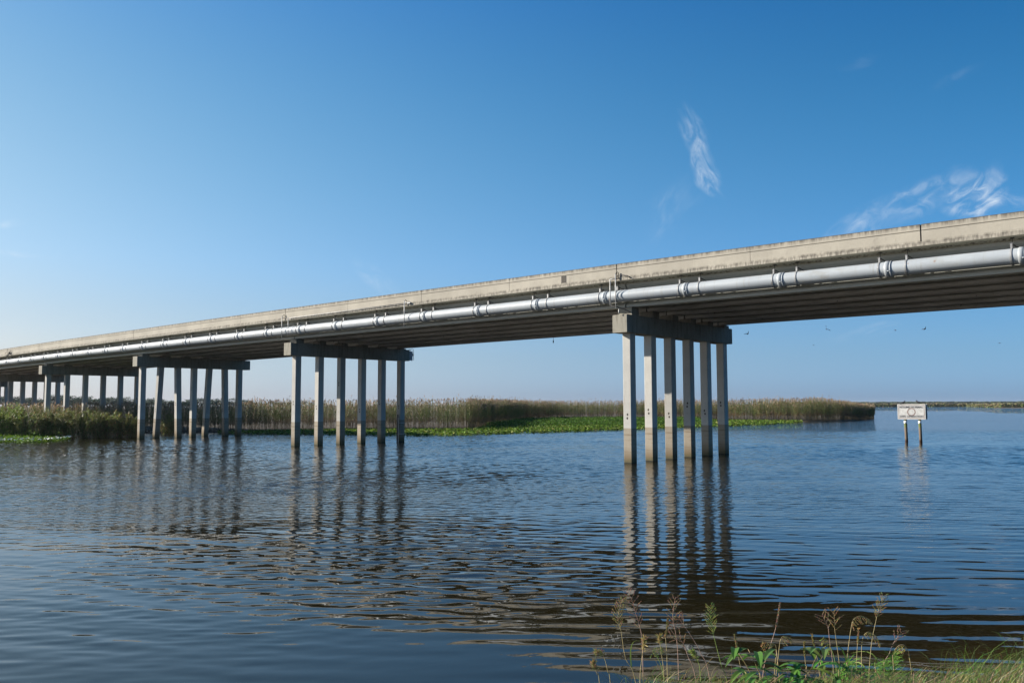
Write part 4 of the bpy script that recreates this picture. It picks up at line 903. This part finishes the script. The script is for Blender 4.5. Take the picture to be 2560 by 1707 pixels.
def seed_grass(pix, headfrac, style, d, tone, lb, leaves=2):
    """pix: photo points from the tip downwards; the first part carries the seed head"""
    pts = [raypt(x, y, d) for x, y in pix]; base = pts[-1]; dirn = (pts[-1]-pts[-2]).normalized()
    gx = base+dirn*.25; gz = bank_z(gx.x, gx.y); root = Vector((gx.x, gx.y, min(gz-.03, base.z-.05)))
    pl = [root, base]+pts[::-1][1:]; e_ = empty('grass_stalk', root)
    loc = lambda p: p-root
    def smooth(p_):
        out = []
        for i in range(len(p_)-1):
            p0, p1, p2, p3 = p_[max(0, i-1)], p_[i], p_[i+1], p_[min(len(p_)-1, i+2)]
            for k in range(5):
                t = k/5; out.append(.5*((2*p1)+(p2-p0)*t+(2*p0-5*p1+4*p2-p3)*t*t+(3*p1-p0-3*p2+p3)*t**3))
        return out+[p_[-1]]
    sm = smooth([loc(p) for p in pl]); mb_ = MB(); n_ = len(sm); mb_.tube(sm, [.0032-.0022*i/(n_-1) for i in range(n_)], 5)
    stc = {'tan': (.34, .27, .13), 'green': (.20, .27, .07), 'pink': (.34, .22, .17)}[tone]
    mk = tone+'_stem'; m_ = D.materials.get(mk) or plain(mk, stc, .6, 0, .2, 30); mb_.build('stem', m_, e_, True)
    # cumulative lengths
    tip = sm[::-1]; L = [0]
    for i in range(1, len(tip)): L.append(L[-1]+(tip[i]-tip[i-1]).length)
    hl = headfrac
    def atl(s_):
        for i in range(1, len(L)):
            if s_ <= L[i]: k = (s_-L[i-1])/max(1e-6, L[i]-L[i-1]); return tip[i-1].lerp(tip[i], k), (tip[i-1]-tip[i]).normalized()
        return tip[-1], Vector((0, 0, 1))
    qs, cs = [], []; sc_ = {'tan': (.44, .34, .16), 'green': (.36, .38, .13), 'pink': (.40, .27, .18)}[tone]
    def grain(p, dr, ln, w_):
        s_ = dr.cross(Vector((0, -1, .2))).normalized()*w_; c_ = tuple(max(.02, v*q.uniform(.65, 1.3)) for v in sc_); qs.append((p, p+dr*ln*.5+s_, p+dr*ln, p+dr*ln*.5-s_)); cs.append(c_)
        s2 = dr.cross(s_).normalized()*w_; qs.append((p, p+dr*ln*.5+s2, p+dr*ln, p+dr*ln*.5-s2)); cs.append(c_)
    if style == 'spike':
        for i in range(int(hl*900)):
            s_ = hl*q.random(); p, t_ = atl(s_); a_ = q.uniform(0, 6.28); sd = Vector((math.cos(a_), math.sin(a_)*.6, 0)); grain(p+sd*.002, (t_+sd*q.uniform(.2, .7)).normalized(), q.uniform(.012, .022), .0022)
    elif style in ('branch', 'arch', 'open'):
        nb = int(hl*(110 if style == 'branch' else 90 if style == 'arch' else 60))
        for i in range(nb):
            s_ = hl*(i+.3)/nb; p, t_ = atl(s_); side = -1 if i % 2 else 1
            if style == 'arch': side = 1
            perp = Vector((t_.z, 0, -t_.x)).normalized()*side; bl_ = (.018+.045*math.sin(min(1, s_/hl+.12)*2.4))*(1.25 if style == 'open' else 1); bd_ = (t_*q.uniform(.6, 1.0)+perp*q.uniform(.45, .95)+Vector((0, q.uniform(-.5, .5), 0))).normalized()
            if style == 'arch': bd_ = (t_*.5+Vector((q.uniform(-.2, .2), q.uniform(-.3, .3), -.8))).normalized()
            k = max(3, int(bl_/.0042))
            for j in range(k):
                c_ = p+bd_*bl_*j/k; a_ = q.uniform(0, 6.28); grain(c_, (bd_+Vector((math.cos(a_), math.sin(a_), math.sin(a_*2)))*.42).normalized(), q.uniform(.009, .014), .0023)
    elif style == 'tuft':
        for i in range(110):
            p, t_ = atl(hl*q.random()**1.5); dr = (t_*.6+Vector((q.gauss(0, .55), q.gauss(0, .4), q.gauss(0, .4)))).normalized(); grain(p, dr, q.uniform(.02, .045), .002)
    link('seed_head', cmesh('seed_head', qs, cs), e_)
    qs, cs = [], []
    for i in range(leaves):
        s_ = q.uniform(.35, .95)*L[-1]; s_ = max(s_, hl*1.15); p, t_ = atl(s_); sd = q.choice((-1, 1)); a_ = p; ll = q.uniform(.14, .30)
        c_ = p+t_*ll*q.uniform(.15, .85)+Vector((sd*ll*q.uniform(.4, .8), q.uniform(-.1, .1), 0)); b_ = p+t_*ll*.8+Vector((sd*ll*.2, 0, 0)); rb = ribbon(bez(a_, b_, c_), .010, Vector((.6, .0, .8)) if q.random() < .5 else Vector((1, 0, .2)).normalized())
        cc_ = q.choice(((.20, .30, .06), (.26, .34, .08), (.42, .33, .12), (.15, .24, .05))); link('leaf', cmesh('leaf', rb, [cc_]*len(rb)), e_)
    tag(e_, lb, 'grass', 'seeding grasses on the near bank'); return e_
SG = [([(1558, 1497), (1545, 1540), (1553, 1578), (1556, 1600), (1565, 1647), (1590, 1707)], .22, 'branch', 6.1, 'tan', 'full tan grass head leaning over the pale pile reflection, leftmost of the tall ones'),
 ([(1569, 1475), (1582, 1505), (1590, 1534), (1598, 1560), (1605, 1598), (1608, 1690)], .30, 'open', 6.4, 'pink', 'tallest pinkish grass head standing in the pile reflection'),
 ([(1689, 1492), (1683, 1525), (1683, 1553), (1689, 1580), (1694, 1622), (1697, 1707)], .24, 'open', 6.2, 'pink', 'slender pinkish grass head between the pile reflection and the arrow shaped green head'),
 ([(1670, 1548), (1668, 1570), (1664, 1590), (1667, 1630), (1669, 1707)], .13, 'spike', 6.0, 'tan', 'short thick tan spike just left below the slender pink head'),
 ([(1775, 1514), (1777, 1540), (1780, 1568), (1790, 1610), (1805, 1667), (1818, 1707)], .20, 'branch', 6.0, 'green', 'arrow shaped yellow green grass head standing alone'),
 ([(1837, 1588), (1841, 1610), (1845, 1632), (1851, 1665), (1861, 1707)], .13, 'spike', 6.2, 'tan', 'narrow brown spike left of the broad leaved plant'),
 ([(1950, 1509), (1946, 1535), (1940, 1566), (1931, 1597), (1921, 1627), (1906, 1700)], .17, 'spike', 6.3, 'pink', 'thin pale spike rising above the broad leaved plant'),
 ([(1492, 1629), (1504, 1632), (1513, 1650), (1520, 1680), (1526, 1707)], .06, 'tuft', 6.0, 'tan', 'small bent pale tuft left of all the tall heads'),
 ([(1482, 1655), (1486, 1666), (1493, 1685), (1499, 1707)], .06, 'tuft', 5.9, 'tan', 'lowest small brown tuft at the far left of the grasses'),
 ([(1649, 1591), (1650, 1606), (1653, 1630), (1661, 1700)], .05, 'tuft', 6.1, 'tan', 'round fuzzy tan tuft below the short thick spike'),
 ([(1696, 1541), (1707, 1559), (1720, 1577), (1735, 1600), (1752, 1632), (1775, 1700)], .10, 'open', 6.5, 'pink', 'very thin stem slanting up to the left beside the slender pink head'),
 ([(1676, 1588), (1695, 1595), (1708, 1607), (1720, 1640), (1740, 1700)], .14, 'open', 5.9, 'pink', 'pinkish stem bent over to the left below the thin slanting one'),
 ([(1611, 1596), (1609, 1614), (1607, 1628), (1603, 1660), (1600, 1707)], .09, 'tuft', 6.0, 'tan', 'bushy brown tuft under the tallest pinkish head'),
 ([(1731, 1630), (1737, 1640), (1746, 1655), (1752, 1700)], .06, 'tuft', 6.1, 'green', 'small greenish tuft left of the stem of the arrow shaped head'),
 ([(1655, 1615), (1640, 1618), (1632, 1626), (1645, 1645), (1660, 1700)], .09, 'arch', 6.0, 'green', 'drooping green head low among the left grasses'),
 ([(1975, 1592), (1957, 1590), (1950, 1604), (1946, 1640), (1940, 1700)], .09, 'arch', 6.0, 'tan', 'drooping tan head touching the top of the broad leaved plant'),
 ([(1906, 1603), (1925, 1606), (1940, 1615), (1938, 1660), (1936, 1707)], .09, 'arch', 6.1, 'tan', 'tan head drooping left over the broad leaved plant'),
 ([(2056, 1534), (2062, 1550), (2070, 1566), (2074, 1600), (2081, 1647), (2086, 1707)], .12, 'open', 6.4, 'pink', 'pinkish spike bent slightly left, left one of a close pair'),
 ([(2085, 1526), (2086, 1550), (2087, 1573), (2092, 1610), (2098, 1655), (2102, 1707)], .15, 'open', 6.3, 'tan', 'upright tan spike, right one of a close pair'),
 ([(2176, 1549), (2155, 1539), (2136, 1545), (2129, 1563), (2122, 1610), (2117, 1655), (2114, 1707)], .17, 'arch', 6.1, 'tan', 'feathery head arching over to the right beside the close pair'),
 ([(2209, 1489), (2202, 1512), (2194, 1534), (2188, 1560), (2180, 1600), (2175, 1650), (2172, 1707)], .17, 'branch', 6.2, 'tan', 'highest straw coloured head leaning to the right'),
 ([(2030, 1586), (2033, 1600), (2038, 1620), (2044, 1650), (2051, 1707)], .12, 'spike', 6.2, 'tan', 'narrow tan spike left of the close pair'),
 ([(2011, 1606), (2011, 1625), (2013, 1650), (2018, 1707)], .10, 'spike', 6.2, 'tan', 'faint short spike right beside the broad leaved plant'),
 ([(2146, 1573), (2146, 1590), (2144, 1606), (2142, 1640), (2141, 1672), (2140, 1707)], .10, 'spike', 6.0, 'tan', 'short upright brown spike under the arching feathery head'),
 ([(2199, 1605), (2188, 1587), (2170, 1579), (2158, 1592), (2154, 1625), (2155, 1697)], .15, 'arch', 6.0, 'tan', 'thick head drooping to the right below the highest straw head'),
 ([(2257, 1576), (2244, 1592), (2232, 1610), (2222, 1635), (2211, 1655), (2200, 1707)], .12, 'open', 6.3, 'pink', 'thin reddish spike leaning right above the bright green tuft'),
 ([(2236, 1624), (2248, 1612), (2261, 1612), (2270, 1625), (2274, 1645), (2282, 1707)], .14, 'arch', 6.1, 'tan', 'comb like head arching left, rightmost of the seed heads'),
 ([(2059, 1591), (2070, 1603), (2078, 1620), (2087, 1650), (2094, 1707)], .10, 'arch', 6.0, 'green', 'green head bowed to the left below the close pair')]
for a in SG: seed_grass(*a, leaves=q.choice((1, 2, 3)))

# broad leaved plants
def broad_plant(px_, py_, d, n_, hgt, ll, lb, seed):
    r_ = random.Random(seed); root = raypt(px_, 1740, d); root.z = min(bank_z(root.x, root.y), root.z); top = raypt(px_, py_, d); h_ = top.z-root.z; e_ = empty('broadleaf_weed', root)
    for s_ in range(n_):
        tx_, ty_ = r_.uniform(-.30, .34)*hgt, r_.uniform(-.15, .15); hh = h_*r_.uniform(.62, 1.0)
        pts = bez(Vector((tx_*.15, 0, 0)), Vector((tx_*.3, ty_*.5, hh*.6)), Vector((tx_, ty_, hh)), 7); mb_ = MB(); mb_.tube(pts, [.005-.0004*i for i in range(8)], 5)
        m_ = D.materials.get('weed_stem') or plain('weed_stem', (.30, .22, .10), .6, 0, .2, 20); mb_.build('stem', m_, e_, True)
        qs, cs = [], []
        for k in range(8):
            f = .35+.65*k/7; i = min(6, int(f*7)); p = pts[i].lerp(pts[i+1], f*7-i) if f < 1 else pts[-1]; a_ = k*2.4+r_.uniform(-.4, .4); l_ = ll*r_.uniform(.65, 1.15)
            dr = Vector((math.cos(a_), math.sin(a_)*.8, r_.uniform(.15, .7))).normalized(); sd = dr.cross(Vector((0, 0, 1))).normalized(); c_ = tuple(v*r_.uniform(.75, 1.3) for v in (.075, .165, .030)); w_ = l_*.105; pr = []
            for j in range(7):
                t = j/6; cp = p+dr*l_*t+Vector((0, 0, -l_*.55*t*t)); wd = w_*math.sin(math.pi*min(1, t*.93+.07))**.8; pr.append((cp-sd*wd+Vector((0, 0, wd*.35)), cp, cp+sd*wd+Vector((0, 0, wd*.35))))
            for j in range(6):
                (a0, b0, c0), (a1, b1, c1) = pr[j], pr[j+1]; qs += [(a0, b0, b1, a1), (b0, c0, c1, b1)]; cs += [c_, tuple(v*.9 for v in c_)]
        link('leaves', cmesh('leaves', qs, cs), e_)
    return tag(e_, lb, 'plant', 'broad leaved plants on the near bank')
broad_plant(1962, 1614, 5.6, 11, .95, .22, 'green plant with long pointed leaves in the middle of the near bank', 4)
broad_plant(2005, 1650, 5.5, 7, .6, .17, 'lower pointed leaved plant just right of the tallest leafy one', 5)
broad_plant(2085, 1648, 5.8, 6, .5, .15, 'small pointed leaved plant under the close pair of spikes', 6)
broad_plant(1905, 1672, 5.5, 6, .6, .17, 'low leafy plant at the bottom edge left of the tallest leafy one', 8)
# feathery bright green weeds
def feathery(px_, py_, d, lb, seed, wd=.10):
    r_ = random.Random(seed); top = raypt(px_, py_, d); root = raypt(px_, 1740, d); root.z = min(bank_z(root.x, root.y), root.z); e_ = empty('feathery_weed', root); hh = top.z-root.z
    mb_ = MB(); mb_.tube([(0, 0, 0), (.01, 0, hh*.6), (0, 0, hh)], [.004, .003, .002], 5); mb_.build('stem', D.materials['weed_stem'], e_, True); qs, cs = [], []
    for i in range(420):
        z_ = hh*r_.uniform(.25, 1.0); a_ = r_.uniform(0, 6.28); dr = Vector((math.cos(a_), math.sin(a_), r_.uniform(-.1, .9))).normalized(); l_ = wd*r_.uniform(.4, 1.1); p = Vector((0, 0, z_))+dr*r_.uniform(0, .5)*wd; c_ = tuple(v*r_.uniform(.7, 1.3) for v in (.12, .25, .035)); rb = ribbon([p, p+dr*l_*.5, p+dr*l_+Vector((0, 0, -l_*.2))], .0055, Vector((-dr.y, dr.x, .3)).normalized()); qs += rb; cs += [c_]*len(rb)
    link('fronds', cmesh('fronds', qs, cs), e_); return tag(e_, lb, 'plant', 'feathery weeds on the near bank')
feathery(2235, 1636, 5.9, 'bright green feathery tuft under the comb like seed head', 1, .085); feathery(2190, 1655, 5.9, 'low bright green tuft left of the brightest feathery one', 2, .08); feathery(2212, 1650, 6.0, 'feathery green tuft between two others', 12, .08)
feathery(2120, 1655, 5.7, 'wide feathery green plant below the arching head', 3, .11); feathery(2098, 1672, 5.6, 'feathery plant at the bottom edge beside the wide one', 4, .10); feathery(2150, 1680, 5.6, 'low feathery plant at the bottom edge right of the wide one', 6, .09)

# grass: arching rushes at the right and short tangled grass along the bank
def grass_stuff(name, n_, xr, dr_, toprange, label, seed, w=.006, lean=.5, cols=None):
    r_ = np.random.default_rng(seed); qs, cs = [], []; rr = random.Random(seed)
    for i in range(n_):
        x_ = xr(rr); d = dr_(rr); p = raypt(x_, 1700, d); z_ = bank_z(p.x, p.y); root = Vector((p.x, p.y, z_-.03)); h_ = toprange(x_, root, rr)
        if h_ <= .02: continue
        a_ = rr.uniform(0, 6.28); ln = rr.random()*lean*h_; sd = Vector((math.cos(a_)*ln+(lean*.35*h_ if lean > .3 else 0), math.sin(a_)*ln*.6, 0)); pts = bez(root, root+Vector((0, 0, h_*1.0)), root+sd+Vector((0, 0, h_*rr.uniform(.72, .95))), 6)
        fl = Vector((math.cos(a_+1.2), math.sin(a_+1.2)*.3, 0)).normalized(); rb = ribbon(pts, w*rr.uniform(.6, 1.2), fl); c_ = rr.choice(cols); c_ = tuple(v*rr.uniform(.7, 1.3) for v in c_); qs += rb; cs += [c_]*len(rb)
    return tag(link(name, cmesh(name, qs, cs)), label, kind='stuff')
G1 = ((.13, .21, .04), (.17, .25, .055), (.24, .27, .085), (.10, .16, .035)); G2 = ((.33, .27, .13), (.38, .30, .16), (.22, .24, .08), (.13, .19, .04), (.27, .18, .10))
def rush_h(x_, root, rr):
    top = 1672-(x_-2330)*.08; top = top-92*rr.random()**1.7+34*(rr.random()<.45); d = root.y; return max(0, raypt(x_, top, d).z-root.z)
grass_stuff('arching_rushes', 720, lambda r_: 2318+320*r_.random()**.75, lambda r_: r_.uniform(5.6, 6.9), rush_h, 'thin green rushes arching over the water at the bottom right corner', 3, .0045, 1.0, G1)
def low_h(x_, root, rr):
    env = interp([(1380, 1712), (1560, 1700), (1650, 1680), (1760, 1688), (1880, 1690), (2000, 1690), (2080, 1668), (2200, 1672), (2330, 1672), (2420, 1668), (2560, 1650)], x_)+46*(rr.random()**.6)-32
    return max(0, raypt(x_, env, root.y).z-root.z)
grass_stuff('bank_grass', 4200, lambda r_: 1480+1180*r_.random()**.8, lambda r_: r_.uniform(5.0, 6.4), low_h, 'short tangled green and dry grass along the lower edge of the near bank', 9, .006, .6, G1+G2+G2)
def mid_h(x_, root, rr):
    env = interp([(1400, 1702), (1560, 1655), (1620, 1620), (1700, 1625), (1800, 1650), (1900, 1660), (2060, 1640), (2200, 1660), (2330, 1650)], x_)+60*rr.random()
    return max(0, raypt(x_, env, root.y).z-root.z)
grass_stuff('loose_stalks', 460, lambda r_: r_.uniform(1540, 2340), lambda r_: r_.uniform(5.8, 6.4), mid_h, 'scattered thin stalks and blades between the seed heads', 14, .006, .8, G1+G2)

# ------------------------------------------------------------------ air
def haze(dens):
    m = D.materials.new('air'); m.use_nodes = True; nt = m.node_tree; nt.nodes.clear(); o = N(nt, 'ShaderNodeOutputMaterial'); v = N(nt, 'ShaderNodeVolumePrincipled')
    v.inputs['Color'].default_value = (.80, .88, .97, 1); v.inputs['Density'].default_value = dens; v.inputs['Anisotropy'].default_value = .3; LK(nt, v.outputs[0], o.inputs['Volume'])
    mb_ = MB(); mb_.box(-9200, 9200, -9200, 9200, -3.6, 26); return tag(mb_.build('haze', m), 'thin pale air that lightens the far shore', kind='stuff')
haze(.00005)
